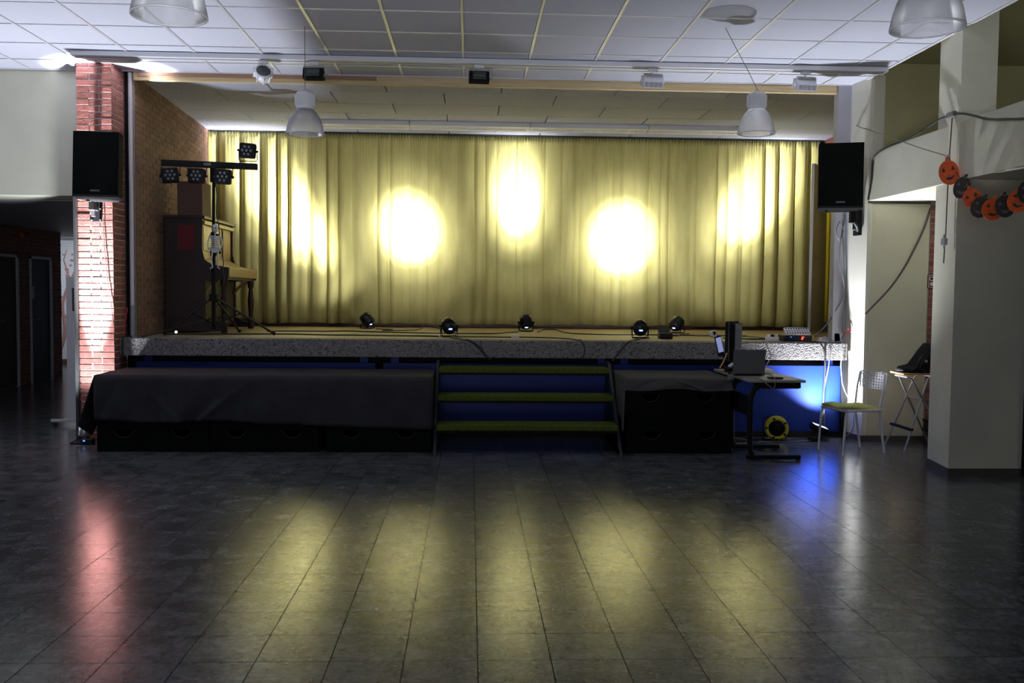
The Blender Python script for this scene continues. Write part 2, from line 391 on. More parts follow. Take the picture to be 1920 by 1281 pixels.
# ================================================================== STRUCTURE
# ---- hall floor: 0.2994 m tiles
T = 0.2994; FX = -0.2591; FY = 3.796
fl = struct(MB().box(-9, 7.5, -3.0, 20, -0.12, -0.006).build('floor', 'joint_dark'))
tile_me = box_mesh('floor_tile', T-0.0040, T-0.0040, 0.006, 'floor_vinyl')
rest = MB(); cnt = 0
cells = []
for j in range(-22, 54):
    for i in range(-29, 26):
        x = FX+(i+0.5)*T; y = FY+(j+0.5)*T
        if y < -2.9: continue
        if y > 9.9 and x > -3.5: continue
        if x < -8.9: continue
        px = (x-0.044*y)/max(y, 0.1)
        vis = y > 3.6 and abs(px) < 0.60 and y < 9.9
        cells.append((y if vis else 99, x, y))
cells.sort()
for key, x, y in cells:
    if cnt < 300 and key < 99:
        mesh_obj('floor_tile', tile_me, fl, (x, y, -0.003)); cnt += 1
    else:
        h = T/2-0.0020; rest.box(x-h, x+h, y-h, y+h, -0.006, 0.0)
o = rest.build('floor_tiles_beyond', 'floor_vinyl', fl); o['kind'] = 'stuff'

# ---- hall ceiling: 0.625 m grid at z 3.70
CX = -0.7104; CY = 7.6258; G = 0.625; CZ = 3.70
ce = struct(MB().box(-9.0, 4.03, -3.0, 9.93, 3.74, 3.86).build('ceiling', 'ceil_back'))
ct = box_mesh('ceiling_tile', G-0.030, G-0.030, 0.012, 'ceil_tile')
rest = MB(); cnt = 0
for j in range(-17, 4):
    for i in range(-13, 8):
        x0 = CX+i*G; x1 = x0+G; y0 = CY+j*G; y1 = y0+G
        x0c = max(x0, -8.98); x1c = min(x1, 4.03); y1c = min(y1, 9.91)
        if x1c-x0c < 0.05: continue
        cx_, cy_ = (x0c+x1c)/2, (y0+y1c)/2
        if j >= -3:
            mesh_obj('ceiling_tile', ct, ce, (cx_, cy_, CZ+0.012), ((x1c-x0c-0.03)/(G-0.03), (y1c-y0-0.03)/(G-0.03), 1)); cnt += 1
        else:
            rest.box(x0c+0.015, x1c-0.015, y0+0.015, y1c-0.015, CZ+0.006, CZ+0.018)
o = rest.build('ceiling_tiles_beyond', 'ceil_tile', ce); o['kind'] = 'stuff'
for i in range(-13, 9):
    x = CX+i*G
    if x < -8.9 or x > 4.02: continue
    MB().box(x-0.012, x+0.012, -3.0, 9.91, CZ, CZ+0.03).build('grid_bar', 'grid_metal', ce)
for j in range(-17, 4):
    y = CY+j*G
    MB().box(-8.98, 4.02, y-0.0075, y+0.0075, CZ+0.001, CZ+0.03).build('cross_bar', 'grid_metal', ce)
MB().box(-8.98, 4.0, 9.895, 9.915, CZ-0.004, CZ+0.03).build('edge_trim', 'grid_metal', ce)
MB().box(4.005, 4.03, -3, 9.62, CZ-0.006, CZ+0.12).build('edge_trim', 'white_paint', ce)

# ---- left: cream wall over the corridor mouth
struct(MB().box(-9, -3.885, 9.93, 10.45, 2.44, 3.86).build('wall_front_left', 'cream'))
struct(MB().box(-9, -3.6, 10.45, 19.2, 2.43, 2.6).build('ceiling_corridor', 'grey_paint'))
# corridor wall of brick with two doors
def brick_meshes(): return None
def brick_field(parent, origin, du, dn, width, z0, z1, mat, limit, holes=(), sortkey=None, course=0.0625, bl=0.25, depth=0.03, seed=1, name='brick', proud=0.004):
    """bricks laid in running bond over a rectangle: origin + u*du, outward normal dn"""
    rr = random.Random(seed); lst = []
    n = int((z1-z0)/course+0.5)
    for k in range(n):
        zc = z0+k*course; off = (k % 2)*bl/2+rr.uniform(-0.004, 0.004)
        u = -off
        while u < width:
            a = max(u, 0)+0.005; b = min(u+bl, width)-0.005
            if b-a > 0.02:
                ok = True
                for (h0, h1, hz) in holes:
                    if b > h0 and a < h1 and zc < hz:
                        if a < h0-0.03: b = h0
                        elif b > h1+0.03: a = h1
                        else: ok = False
                if ok: lst.append((a, b, zc, min(zc+course-0.009, z1)))
            u += bl
    if sortkey: lst.sort(key=sortkey)
    D = Vector(du); N = Vector(dn); O = Vector(origin); rest = MB(); c = 0
    for a, b, za, zb in lst:
        pr = proud+rr.uniform(0, 0.003)
        ctr = O+D*((a+b)/2)+Vector((0, 0, (za+zb)/2))+N*(pr-depth/2)
        ang = math.atan2(D.y, D.x)
        M = Matrix.Translation(ctr) @ Matrix.Rotation(ang, 4, 'Z')
        sx = (b-a)
        if c < limit:
            key = (mat, round(sx, 2), depth)
            if key not in BR: BR[key] = box_mesh('brick', round(sx, 2), depth, course-0.009, mat)
            o = bpy.data.objects.new(name, BR[key]); COL.objects.link(o); o.parent = parent
            o.location = ctr; o.rotation_euler = (0, 0, ang); c += 1
        else:
            rest.box(-sx/2, sx/2, -depth/2, depth/2, -(zb-za)/2, (zb-za)/2, M)
    if rest.v:
        o = rest.build(name+'work_beyond', mat, parent); o['kind'] = 'stuff'
BR = {}
cw = struct(MB().box(-7.2, -6.86, 9.0, 14.0, 0, 2.43).box(-7.2, -6.86, 14.72, 15.13, 0, 2.43).box(-7.2, -6.86, 15.87, 16.25, 0, 2.43)
            .box(-7.2, -6.86, 14.0, 14.72, 1.985, 2.43).box(-7.2, -6.86, 15.13, 15.87, 1.985, 2.43).build('wall_corridor_left', 'mortar'))
brick_field(cw, (-6.86, 9.0, 0), (0, 1, 0), (1, 0, 0), 7.25, 0, 2.42, 'brick', 300, holes=((5.0-0.05, 5.72+0.04, 2.0), (6.13-0.04, 6.87+0.04, 2.0)),
            sortkey=lambda t: -t[0] if t[0] > 4.6 else 50-t[0], seed=3)
for n_, (y0, y1, m_) in enumerate(((14.0, 14.72, 'door_red'), (15.13, 15.87, 'door_navy'))):
    d = sempty('door_%d' % (n_+1))
    MB().box(-6.91, -6.87, y0+0.03, y1-0.03, 0.01, 1.95).build('door_leaf', m_, d)
    MB().box(-6.92, -6.845, y0-0.02, y0+0.03, 0, 1.99).box(-6.92, -6.845, y1-0.03, y1+0.02, 0, 1.99).box(-6.92, -6.845, y0-0.02, y1+0.02, 1.95, 1.99).build('door_frame', 'white_paint', d)
    MB().tube([(-6.87, y0+0.1, 1.0), (-6.83, y0+0.1, 1.0), (-6.83, y0+0.22, 1.0)], 0.009).build('door_handle', 'chrome', d)
sg = thing('door_sign', 'small white notice stuck on the dark blue corridor door', 'sign', (-6.87, 15.2, 1.42))
MB().box(-6.87, -6.862, 15.17, 15.27, 1.32, 1.52).build('notice', 'paper', sg)
sg = thing('halloween_decoration', 'small orange decoration on the brick above the corridor doors', 'decoration', (-6.84, 14.9, 2.28))
MB().ball((-6.84, 14.84, 2.30), 0.06, 8, (0.3, 1, 0.8)).build('pumpkin_head', 'orange', sg)
MB().ball((-6.84, 15.02, 2.32), 0.05, 8, (0.3, 1.4, 0.6)).build('paper_wing', 'cardboard', sg)
# far end of the corridor with a painted tree
mw = struct(MB().box(-11, -3.6, 19.0, 19.2, 0, 2.43).build('wall_corridor_end', 'mural_wall'))
MB().box(-11, -3.6, 18.985, 19.0, 0.0, 0.10).build('skirting', 'skirting_brown', mw)
struct(MB().box(-11.2, -11, 9, 19.2, 0, 2.43).box(-11, -7.2, 16.05, 16.25, 0, 2.43).build('wall_corridor_side', 'offwhite'))
tr = MB()
for pts, r in (([(-8.1, 0.12), (-7.95, 0.7), (-8.0, 1.2), (-7.8, 1.7), (-7.6, 2.1)], 0.05), ([(-7.95, 0.9), (-7.7, 1.25), (-7.55, 1.5)], 0.03), ([(-8.0, 1.3), (-8.2, 1.7), (-8.3, 2.1)], 0.03), ([(-7.9, 1.5), (-7.65, 1.7), (-7.5, 1.75)], 0.02), ([(-7.85, 0.4), (-7.6, 0.65), (-7.5, 0.9)], 0.025), ([(-7.85, 1.7), (-7.95, 2.0), (-7.9, 2.25)], 0.02)):
    P = [(a, 18.985, b) for a, b in pts]
    tr.tube(wavy(P, 0.03, 4, 3, (1, 0, 1)), [r*(1-0.6*i/(4*(len(P)-1))) for i in range(4*(len(P)-1)+1)], 6, flat=1.0)
for k in range(len(tr.v)):
    x, y, z = tr.v[k]; tr.v[k] = (x, 18.996+(y-18.985)*0.08, z)
for k in range(60):
    a = R.uniform(-8.4, -7.3); b = R.uniform(1.3, 2.3); s = R.uniform(0.015, 0.04)
    tr.box(a-s, a+s, 18.992, 18.998, b-s*0.6, b+s*0.6)
tr.build('painted_tree', 'mural_pink', mw)

# ---- brick pillar left of the stage
bp = struct(MB().box(-3.870, -3.545, 9.606, 9.94, 0, 3.74).build('wall_pillar_left', 'mortar_pale'))
PM = {}
rr = random.Random(5)
for k in range(60):
    z = k*0.0622+0.027
    if z > 3.72: break
    if k % 2: segs = [(-3.88, -3.762), (-3.752, -3.54)]
    else: segs = [(-3.88, -3.668), (-3.658, -3.54)]
    for q, (a, b) in enumerate(segs):
        ysegs = [(9.6, 9.70), (9.71, 9.95)] if (q == 1 and k % 2 == 0) else ([(9.6, 9.84), (9.85, 9.95)] if q == 1 else [(9.6, 9.95)])
        for (ya, yb) in ysegs:
            if q == 0: yb = 9.75
            key = (round(b-a, 3), round(yb-ya, 3))
            if key not in PM: PM[key] = box_mesh('brick', b-a, yb-ya, 0.0525, 'brick', 0.002)
            mesh_obj('brick', PM[key], bp, ((a+b)/2+rr.uniform(-.0015, .0015), (ya+yb)/2+rr.uniform(-.002, .002), z))
struct(MB().box(-3.905, -3.882, 9.55, 9.66, 0.0, 2.40).build('trim_1', 'steel_dark'))
struct(MB().box(-3.54, -3.50, 9.955, 10.10, 0.0, 3.70).build('trim_2', 'black'))
pp = thing('downpipe', 'white vertical pipe between the brick pillar and the stage side wall', 'pipe', (-3.475, 9.93, 1.0))
MB().cyl((-3.475, 9.93, 1.33), (-3.475, 9.93, 3.69), 0.021, 12).build('upper_pipe', 'white_paint', pp)
MB().cyl((-3.475, 9.93, 1.0), (-3.475, 9.93, 1.33), 0.023, 12).build('lower_pipe', 'grey_plastic', pp)

# ---- stage left side wall (brick)
a0 = Vector((-3.455, 10.0, 0)); a1 = Vector((-3.62, 13.55, 0)); dd = (a1-a0); wl = dd.length; dd.normalize(); nn = Vector((dd.y, -dd.x, 0))
M = Matrix.Translation(a0) @ Matrix.Rotation(math.atan2(dd.y, dd.x), 4, 'Z')
sl = struct(MB().box(0, wl, 0.002, 0.2, 0.9, 3.75, M).build('wall_stage_left', 'mortar'))
brick_field(sl, tuple(a0+Vector((0, 0, 1.0))), tuple(dd), tuple(nn), wl, 0, 2.72, 'brick_dull', 300, sortkey=lambda t: t[0]-0.25*t[2], seed=8)

# ---- stage slab, stage floor
struct(MB().bbox(-3.545, 3.945, 9.75, 10.05, 0.823, 1.0, 0.006).build('floor_stage_edge', 'washed_concrete'))
struct(MB().box(-3.7, 5.2, 10.05, 14.2, 0.86, 0.9985).build('floor_stage', 'stage_wood'))
struct(MB().box(-3.545, 4.0, 10.03, 10.1, 0.0, 0.86).build('wall_under_stage', 'black'))
bl_ = [(-3.42, -0.98), (-0.90, 1.40), (1.43, 3.10), (3.10, 3.925)]
bl_ = [(-3.42, -0.98), (-0.90, 1.50), (1.50, 3.925)]
for n_, (xa, xb) in enumerate(bl_):
    p_ = tag(MB().bbox(xa, xb, 9.86, 9.885, 0.055, 0.755, 0.004).build('stage_front_panel', 'blue_panel'),
             ('blue board closing the stage front behind the long draped crates', 'blue board closing the stage front behind the steps', 'blue board under the stage behind the table and chair, brightly lit')[n_], 'panel', 'blue boards under the stage')
    for xs in (xa+0.12, xb-0.12):
        MB().box(xs-0.04, xs+0.04, 9.885, 9.99, 0.06, 0.82).build('bracket', 'blue_panel', p_)
struct(MB().box(-3.54, 3.93, 9.84, 9.99, 0.0, 0.052).build('baseboard_stage', 'black'))
struct(MB().box(3.93, 3.975, 9.80, 10.0, 0.0, 0.82).build('trim_3', 'black'))
# back wall of the stage
struct(MB().box(-3.9, 5.3, 13.62, 13.8, 0.9, 3.8).build('wall_stage_back', 'skirting_brown'))
# right side wall of the stage
sr = struct(MB().box(4.97, 5.2, 9.96, 13.7, 3.24, 3.8).box(4.97, 5.2, 9.96, 12.1, 0.9, 3.24).build('wall_stage_right', 'mortar'))
brick_field(sr, (4.97, 9.96, 3.25), (0, 1, 0), (-1, 0, 0), 3.5, 0, 0.44, 'brick', 120, seed=4)
d3 = sempty('door_3')
MB().box(5.02, 5.06, 12.1, 13.62, 1.12, 3.24).build('door_leaf', 'yellow_paint', d3)
MB().box(5.01, 5.06, 12.1, 13.62, 1.0, 1.12).build('kick_plate', 'teal_grey', d3)
# ---- stage ceiling of rough wood wool boards
sc_ = struct(MB().box(-3.8, 5.3, 9.93, 13.7, 3.705, 3.85).build('ceiling_stage', 'ceil_back'))
bm_ = box_mesh('acoustic_board', 1.238, 0.612, 0.02, 'wool_board', 0.004)
for j in range(6):
    y0 = 9.99+j*0.62
    for i in range(-4, 6):
        x0 = -0.93+i*1.25+(0.62 if j % 2 else 0)
        xa, xb = max(x0, -3.7), min(x0+1.25, 5.0)
        if xb-xa < 0.1: continue
        ya, yb = y0, min(y0+0.62, 13.6)
        mesh_obj('acoustic_board', bm_, sc_, ((xa+xb)/2, (ya+yb)/2, 3.69+R.uniform(-.001, .001)), ((xb-xa)/1.25, (yb-ya)/0.62, 1))
# wooden batten closing the hall ceiling
b1 = tag(MB().bbox(-3.44, 3.83, 9.925, 9.975, 3.615, 3.70, 0.003).build('wooden_batten', 'pine'), 'long pale pine batten across the stage opening under the ceiling edge', 'beam')
b2 = tag(MB().bbox(-3.40, -0.98, 9.912, 9.925, 3.655, 3.698, 0.002).build('wooden_strip', 'pine_brown'), 'thin reddish brown strip on the left half of the pine batten', 'trim')
# ---- proscenium right frame, reveal and niche
struct(MB().box(3.835, 3.905, 9.90, 10.02, 1.0, 3.70).box(3.905, 3.99, 9.90, 10.0, 1.0, 3.70).build('trim_4', 'lilac_frame'))
struct(MB().box(3.99, 4.012, 9.86, 9.96, 0.0, 3.70).build('trim_5', 'black'))
struct(MB().prism([(3.975, 9.86), (4.03, 9.54), (4.06, 9.54), (4.2, 9.6), (4.2, 9.95), (3.975, 9.95)], 0, 3.74).build('wall_reveal_right', 'offwhite'))
struct(MB().box(4.06, 4.68, 9.55, 9.66, 0.0, 2.44).build('wall_niche', 'niche'))
struct(MB().box(4.03, 4.68, 9.535, 9.60, 2.44, 2.47).build('trim_6', 'base_brown'))
nb = struct(MB().box(4.68, 5.6, 9.56, 9.66, 0.0, 2.47).build('wall_niche_brick', 'mortar'))
brick_field(nb, (4.69, 9.56, 0.0), (1, 0, 0), (0, -1, 0), 0.37, 0, 2.45, 'brick', 120, seed=9)
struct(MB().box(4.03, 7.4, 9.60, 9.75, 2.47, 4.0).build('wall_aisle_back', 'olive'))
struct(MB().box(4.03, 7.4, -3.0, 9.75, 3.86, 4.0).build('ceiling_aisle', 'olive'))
struct(MB().box(7.4, 7.5, -3.0, 9.75, 0.0, 4.0).build('wall_right', 'cream'))
# gallery beam: face x = 4.03, slanted far end
struct(MB().prism([(3.2, 2.464), (9.60, 2.464), (9.42, 2.90), (9.30, 2.94), (3.2, 2.94)], 4.035, 6.5, 'x').build('wall_gallery', 'cream'))
# pillar on the right with a slightly skewed left face
pr_ = struct(MB().prism([(4.0, 7.70), (4.30, 7.70), (4.35, 8.21), (4.072, 8.21)], 0.0, 3.86).build('wall_pillar_right', 'cream'))
struct(MB().box(4.3005, 4.625, 7.701, 8.2, 0.0, 2.465).build('wall_shaft_right', 'cream'))
struct(MB().box(4.625, 5.6, 7.66, 7.72, 0.0, 2.465).build('trim_7', 'black'))
struct(MB().prism([(3.992, 7.692), (4.625, 7.692), (4.625, 7.70), (4.0, 7.70), (4.072, 8.215), (4.064, 8.215)], 0, 0.065).build('baseboard_pillar', 'base_brown'))
struct(MB().prism([(3.965, 9.86), (4.022, 9.532), (4.68, 9.532), (4.68, 9.55), (4.03, 9.55), (3.975, 9.86)], 0, 0.06).build('baseboard_right', 'base_brown'))

# ================================================================== CURTAINS
def curtain(name, xa, xb, label, seed):
    nx = int((xb-xa)/0.0105); nz = 26
    z0, z1 = 1.045, 3.665
    vs = []; ph = seed*3.1
    def amp(x):   # deep folds towards the two ends, shallow in the middle
        e = min((x+3.6)/1.6, (4.92-x)/1.2); e = max(0, min(1, e)); return 0.085-0.047*e
    for j in range(nz+1):
        t = j/nz; z = z0+(z1-z0)*t
        for i in range(nx+1):
            x = xa+(xb-xa)*i/nx
            a = amp(x)
            wx = x+0.012*math.sin(z*2.1+x*3)*(1-t)
            f1 = noise.noise(Vector((wx*3.6, ph, 0)))
            f2 = noise.noise(Vector((wx*8.5, ph+5, z*0.22)))
            f3 = noise.noise(Vector((wx*19.0, ph+9, z*0.5)))
            k = math.sin(wx*2*PI/0.205+2.6*f1)
            p_ = noise.noise(Vector((wx*1.9, ph+13, 0)))
            crease = abs(math.sin(wx*PI/0.225+4.5*p_))**0.75
            gain = 0.45+1.1*max(0, 0.5+noise.noise(Vector((math.floor(wx/0.225+1.43*p_)*3.3, ph, 2.0))))
            body = a*(1.7*gain*(0.55-crease)+0.25*k+0.7*f1)+a*0.35*f2+0.004*f3
            head = 0.013*math.sin(x*2*PI/0.036+4*noise.noise(Vector((x*3, 0, ph))))
            ht = max(0, (t-0.955)/0.045)
            y = 13.30+body*(0.72+0.28*(1-t))*(1-0.75*ht)+head*(0.15+0.85*ht if t > 0.9 else max(0, (t-0.6)/0.3)*0.15)
            sag = 0.006*math.sin(x*5)+0.004*math.sin(x*17) if j == 0 else 0
            zz = z+sag+(0.008*math.sin(x*2*PI/0.072) if j == nz else 0)
            vs.append((x+0.012*math.cos(wx*2*PI/0.205+2.6*f1)*(a/0.03)*0.5, y, zz))
    fs = [(j*(nx+1)+i, j*(nx+1)+i+1, (j+1)*(nx+1)+i+1, (j+1)*(nx+1)+i) for j in range(nz) for i in range(nx)]
    m = MB(); m.add(vs, fs, True)
    o = m.build(name, 'curtain'); tag(o, label, 'curtain')
    s = o.modifiers.new('thickness', 'SOLIDIFY'); s.thickness = 0.003
    return o
curtain('stage_curtain', -3.60, 0.645, 'left half of the olive yellow stage curtain, beside the piano', 1)
curtain('stage_curtain', 0.625, 4.90, 'right half of the olive yellow stage curtain, beside the grey open door', 2)
rl = tag(MB().box(-3.6, 4.93, 13.27, 13.33, 3.662, 3.682).build('curtain_rail', 'steel_dark'), 'slim dark rail under the stage ceiling carrying both curtains', 'rail')

# ================================================================== lights and fittings under the ceiling
# four fluorescent troughs in front of the curtain
proto = None
for k in range(4):
    if proto is None:
        t_ = thing('fluorescent_trough', '', 'ceiling light', (0, 0, 0), 0, 'troughs in a row above the curtain')
        MB().bbox(-0.765, 0.765, -0.05, 0.05, -0.058, 0.0, 0.004).build('housing', 'white_plastic', t_)
        MB().prism([(0.052, 0.0), (0.052, -0.05), (0.19, -0.075), (0.21, -0.065), (0.21, 0.0)], -0.76, 0.76, 'x').build('reflector', 'white_plastic', t_)
        lm = MB()
        for q in range(38): lm.box(-0.75+q*0.04, -0.745+q*0.04, 0.06, 0.185, -0.072, -0.056)
        lm.build('louvre', 'white_plastic', t_)
        MB().cyl((-0.72, 0.12, -0.063), (0.72, 0.12, -0.063), 0.008, 8).build('tube', 'white_paint', t_)
        proto = t_
    else: t_ = copy_tree(proto)
    t_.location = (-1.57+k*1.545, 12.36, 3.678)
    t_['label'] = ('long white trough light above the curtain, first from the left behind the hanging lamp', 'long white trough light above the curtain, second from the left',
                   'long white trough light above the curtain, third from the left', 'long white trough light above the curtain, fourth from the left by the right hanging lamp')[k]
# lighting rail
rk = thing('lighting_track', 'long white lighting track under the tiled ceiling in front of the stage', 'track', (0, 9.15, 3.70))
MB().bbox(-3.72, 4.0, 9.08, 9.21, 3.655, 3.699, 0.004).build('track_body', 'white_plastic', rk)
MB().box(-3.7, 3.98, 9.135, 9.155, 3.650, 3.656).build('slot', 'grey_plastic', rk)
def track_head(x, kind, label, yawd):
    z = 3.652; y = 9.14
    t_ = thing('track_floodlight', label, 'floodlight', (x, y, z), 0, 'floodlights on the ceiling track')
    MB().bbox(x-0.045, x+0.045, y-0.02, y+0.02, z-0.03, z, 0.004).build('adapter', 'white_plastic', t_)
    MB().cyl((x, y, z-0.065), (x, y, z-0.028), 0.011, 8).build('stem', 'white_plastic', t_)
    W = 0.105 if kind != 'round' else 0.09
    MB().tube([(x-W, y, z-0.125), (x-W, y, z-0.068), (x+W, y, z-0.068), (x+W, y, z-0.125)], 0.006, 6).build('yoke', 'white_plastic', t_)
    M = Matrix.Translation((x, y, z-0.125)) @ Matrix.Rotation(math.radians(yawd), 4, 'Z')
    if kind == 'front':      # dark glass faces the hall
        M = M @ Matrix.Rotation(math.radians(-14), 4, 'X')
        MB().prism([(-0.05, -0.045), (-0.05, 0.05), (0.02, 0.05), (0.06, 0.02), (0.06, -0.03), (0.02, -0.045)], -0.095, 0.095, 'x', M).build('housing', 'black', t_)
        MB().box(-0.062, 0.062, -0.055, -0.049, -0.034, 0.040, M).build('glass', 'glass_dark', t_)
        MB().box(-0.05, 0.05, -0.058, -0.054, -0.004, 0.006, M).build('halogen_tube', 'led_grey', t_)
        MB().bbox(-0.098, 0.098, -0.04, 0.04, 0.047, 0.078, 0.004, M).build('wiring_box', 'grey_plastic', t_)
        MB().cyl(M @ Vector((0.095, 0, 0)), M @ Vector((0.125, 0, 0)), 0.013, 8).build('knob', 'grey_plastic', t_)
    elif kind == 'back':      # seen from behind: slanted fins
        M = M @ Matrix.Rotation(math.radians(16), 4, 'X')
        MB().prism([(-0.055, -0.055), (-0.055, 0.0), (-0.01, 0.055), (0.07, 0.055), (0.07, -0.04)], -0.095, 0.095, 'x', M).build('housing', 'white_plastic', t_)
        fm = MB()
        for q in range(4): fm.bbox(-0.084+q*0.045, -0.05+q*0.045, -0.064, -0.050, -0.046, 0.0, 0.002, M)
        fm.build('cooling_fins', 'grey_plastic', t_)
        MB().box(-0.085, 0.085, -0.03, 0.03, 0.055, 0.075, M).build('wiring_box', 'grey_plastic', t_)
        for s_ in (-1, 1): MB().cyl(M @ Vector((s_*0.095, 0, 0)), M @ Vector((s_*0.118, 0, 0)), 0.014, 8).build('knob', 'white_plastic', t_)
    else:
        M = M @ Matrix.Rotation(math.radians(62), 4, 'X')
        MB().lathe([(0.03, -0.07), (0.055, -0.06), (0.075, -0.02), (0.078, 0.05), (0.07, 0.055), (0.065, 0.03)], 20, M).disc(0.032, -0.07, 20, M).build('lamp_head', 'white_plastic', t_)
        fm = MB()
        for q in range(8): fm.bbox(-0.004, 0.004, 0.05, 0.088, -0.05, 0.03, 0.001, M @ Matrix.Rotation(q*PI/4, 4, 'Z'))
        fm.build('cooling_fins', 'white_plastic', t_)
        MB().disc(0.066, 0.045, 20, M).build('glass', 'glass_dark', t_)
        MB().bbox(-0.035, 0.035, -0.02, 0.02, -0.095, -0.07, 0.004, M).build('wiring_box', 'grey_plastic', t_)
track_head(-1.965, 'round', 'white round finned floodlight on the track, leftmost of the row', 20)
track_head(-1.49, 'front', 'black glass-fronted floodlight on the track beside the left round one', -4)
track_head(0.065, 'front', 'black glass-fronted floodlight hanging at the middle of the track', 4)
track_head(1.725, 'back', 'white floodlight with grey fins left of the right hanging lamp', 6)
track_head(3.21, 'back', 'white floodlight with grey fins at the right end of the track', 8)

# pendant bell lamps
def bell_lamp(loc, label, top, seed):
    x, y, z = loc       # centre of the rim
    t_ = thing('bell_pendant_lamp', label, 'pendant lamp', (x, y, z), 0, 'ribbed bell lamps hanging from the ceiling')
    M = Matrix.Translation((x, y, z))
    prof = [(0.155, 0.0), (0.150, 0.03), (0.142, 0.07), (0.128, 0.115), (0.108, 0.155), (0.086, 0.185), (0.066, 0.203)]
    MB().lathe(prof, 120, M, True, rib=0.02).build('bell_shade', 'acrylic', t_)
    MB().lathe([(0.152, 0.004), (0.158, 0.004), (0.158, -0.003), (0.152, -0.003), (0.152, 0.004)], 60, M).build('rim', 'white_plastic', t_)
    hb = MB()
    hb.lathe([(0.05, 0.20), (0.075, 0.205), (0.075, 0.22), (0.072, 0.222)], 28, M)
    hb.lathe([(0.074, 0.215), (0.078, 0.23), (0.078, 0.32), (0.066, 0.34), (0.03, 0.345), (0.001, 0.345)], 28, M)
    hb.build('gear_housing', 'white_plastic', t_)
    rb = MB()
    for q in range(9): rb.lathe([(0.079, 0.232+q*0.010), (0.083, 0.234+q*0.010), (0.079, 0.237+q*0.010)], 28, M)
    for q in range(28):
        a = 2*PI*q/28; rb.box(0.078, 0.084, -0.002, 0.002, 0.230, 0.322, M @ Matrix.Rotation(a, 4, 'Z'))
    rb.build('vent_ribs', 'white_paint', t_)
    MB().lathe([(0.001, 0.12), (0.02, 0.125), (0.028, 0.15), (0.024, 0.20)], 16, M).build('bulb', 'white_plastic', t_)
    MB().tube([(x-0.03, y, z+0.342), (x, y, z+0.375), (x+0.03, y, z+0.342)], 0.004, 6).build('hook', 'chrome', t_)
    MB().tube([(x, y, z+0.374), (x*0.7+top[0]*0.3, y*0.7+top[1]*0.3, z*0.7+0.3*3.70+0.27), top], 0.0028, 5).build('hanging_cable', 'cable_grey', t_)
    return t_
bell_lamp((-1.378, 8.0, 2.79), 'ribbed clear bell lamp hanging at left in front of the curtain top', (-1.40, 8.12, 3.70), 1)
bell_lamp((2.40, 8.0, 2.855), 'ribbed clear bell lamp on a slanting cable at right in front of the curtain top', (2.086, 7.88, 3.70), 2)
bell_lamp((-1.285, 4.15, 2.655), 'ribbed clear bell lamp cut off by the top edge, upper left', (-1.29, 4.15, 3.70), 3)
bell_lamp((1.995, 4.15, 2.675), 'ribbed clear bell lamp cut off by the top edge, upper right', (1.9, 4.1, 3.70), 4)

# ================================================================== PA speakers
def pa_speaker(cx, cy, ztop, rotz, tilt, w_, h_, d_, label, wallx, side):
    t_ = thing('wall_speaker', label, 'speaker', (cx, cy, ztop-h_), 0, 'black speakers on brackets either side of the stage')
    M = Matrix.Translation((cx, cy, ztop-h_/2)) @ Matrix.Rotation(rotz, 4, 'Z') @ Matrix.Rotation(tilt, 4, 'X')
    MB().prism([(-w_/2, 0.0), (w_/2, 0.0), (w_/2, d_*0.5), (w_*0.28, d_), (-w_*0.28, d_), (-w_/2, d_*0.5)], -h_/2, h_/2, 'z', M).build('cabinet', 'speaker_black', t_)
    MB().bbox(-w_/2+0.008, w_/2-0.008, -0.012, 0.002, -h_/2+0.01, h_/2-0.01, 0.004, M).build('grille', 'black_crate', t_)
    MB().box(-0.042, 0.042, -0.0145, -0.012, -h_/2+0.045, -h_/2+0.062, M).build('maker_plate', 'laptop_grey', t_)
    MB().cyl(M @ Vector((-0.12, d_*0.6, -h_/2)), M @ Vector((-0.12, d_*0.6, -h_/2-0.015)), 0.015, 8).build('foot', 'black', t_)
    return t_
pa_speaker(-3.555, 9.22, 2.985, math.radians(4), math.radians(-5), 0.415, 0.62, 0.30, 'black wall speaker on a bracket on the brick pillar at left', -3.7, -1)
pa_speaker(3.625, 9.24, 3.00, math.radians(-17), math.radians(-4), 0.42, 0.64, 0.30, 'black wall speaker turned inwards at the right side of the stage', 4.0, 1)
bk = thing('speaker_bracket', 'black steel bracket bolted to the brick pillar below the left speaker', 'bracket', (-3.69, 9.59, 2.27))
MB().bbox(-3.745, -3.643, 9.578, 9.597, 2.155, 2.40, 0.004).build('wall_plate', 'black', bk)
MB().bbox(-3.72, -3.67, 9.46, 9.58, 2.26, 2.34, 0.006).build('arm', 'steel_dark', bk)
MB().box(-3.712, -3.678, 9.50, 9.53, 2.20, 2.42).build('swivel', 'silver', bk)
for a, b in ((-3.735, 2.17), (-3.653, 2.17), (-3.735, 2.385), (-3.653, 2.385), (-3.735, 2.28), (-3.653, 2.28)):
    MB().cyl((a, 9.578, b), (a, 9.566, b), 0.008, 6).build('bolt', 'silver', bk)
bk = thing('speaker_bracket', 'blue-black steel bracket on the white pier below the right speaker', 'bracket', (3.93, 9.6, 2.27))
MB().prism([(3.86, 9.50), (3.90, 9.46), (3.985, 9.68), (3.955, 9.70)], 2.17, 2.37).build('arm', 'steel_dark', bk)
MB().bbox(3.80, 3.86, 9.40, 9.46, 2.23, 2.40, 0.006).build('swivel', 'black', bk)
MB().tube([(3.83, 9.43, 2.26), (3.88, 9.44, 2.20), (3.92, 9.52, 2.16)], 0.016, 8).build('clamp', 'steel_dark', bk)
MB().bbox(3.955, 4.0, 9.60, 9.72, 2.12, 2.38, 0.004).build('wall_plate', 'black', bk)

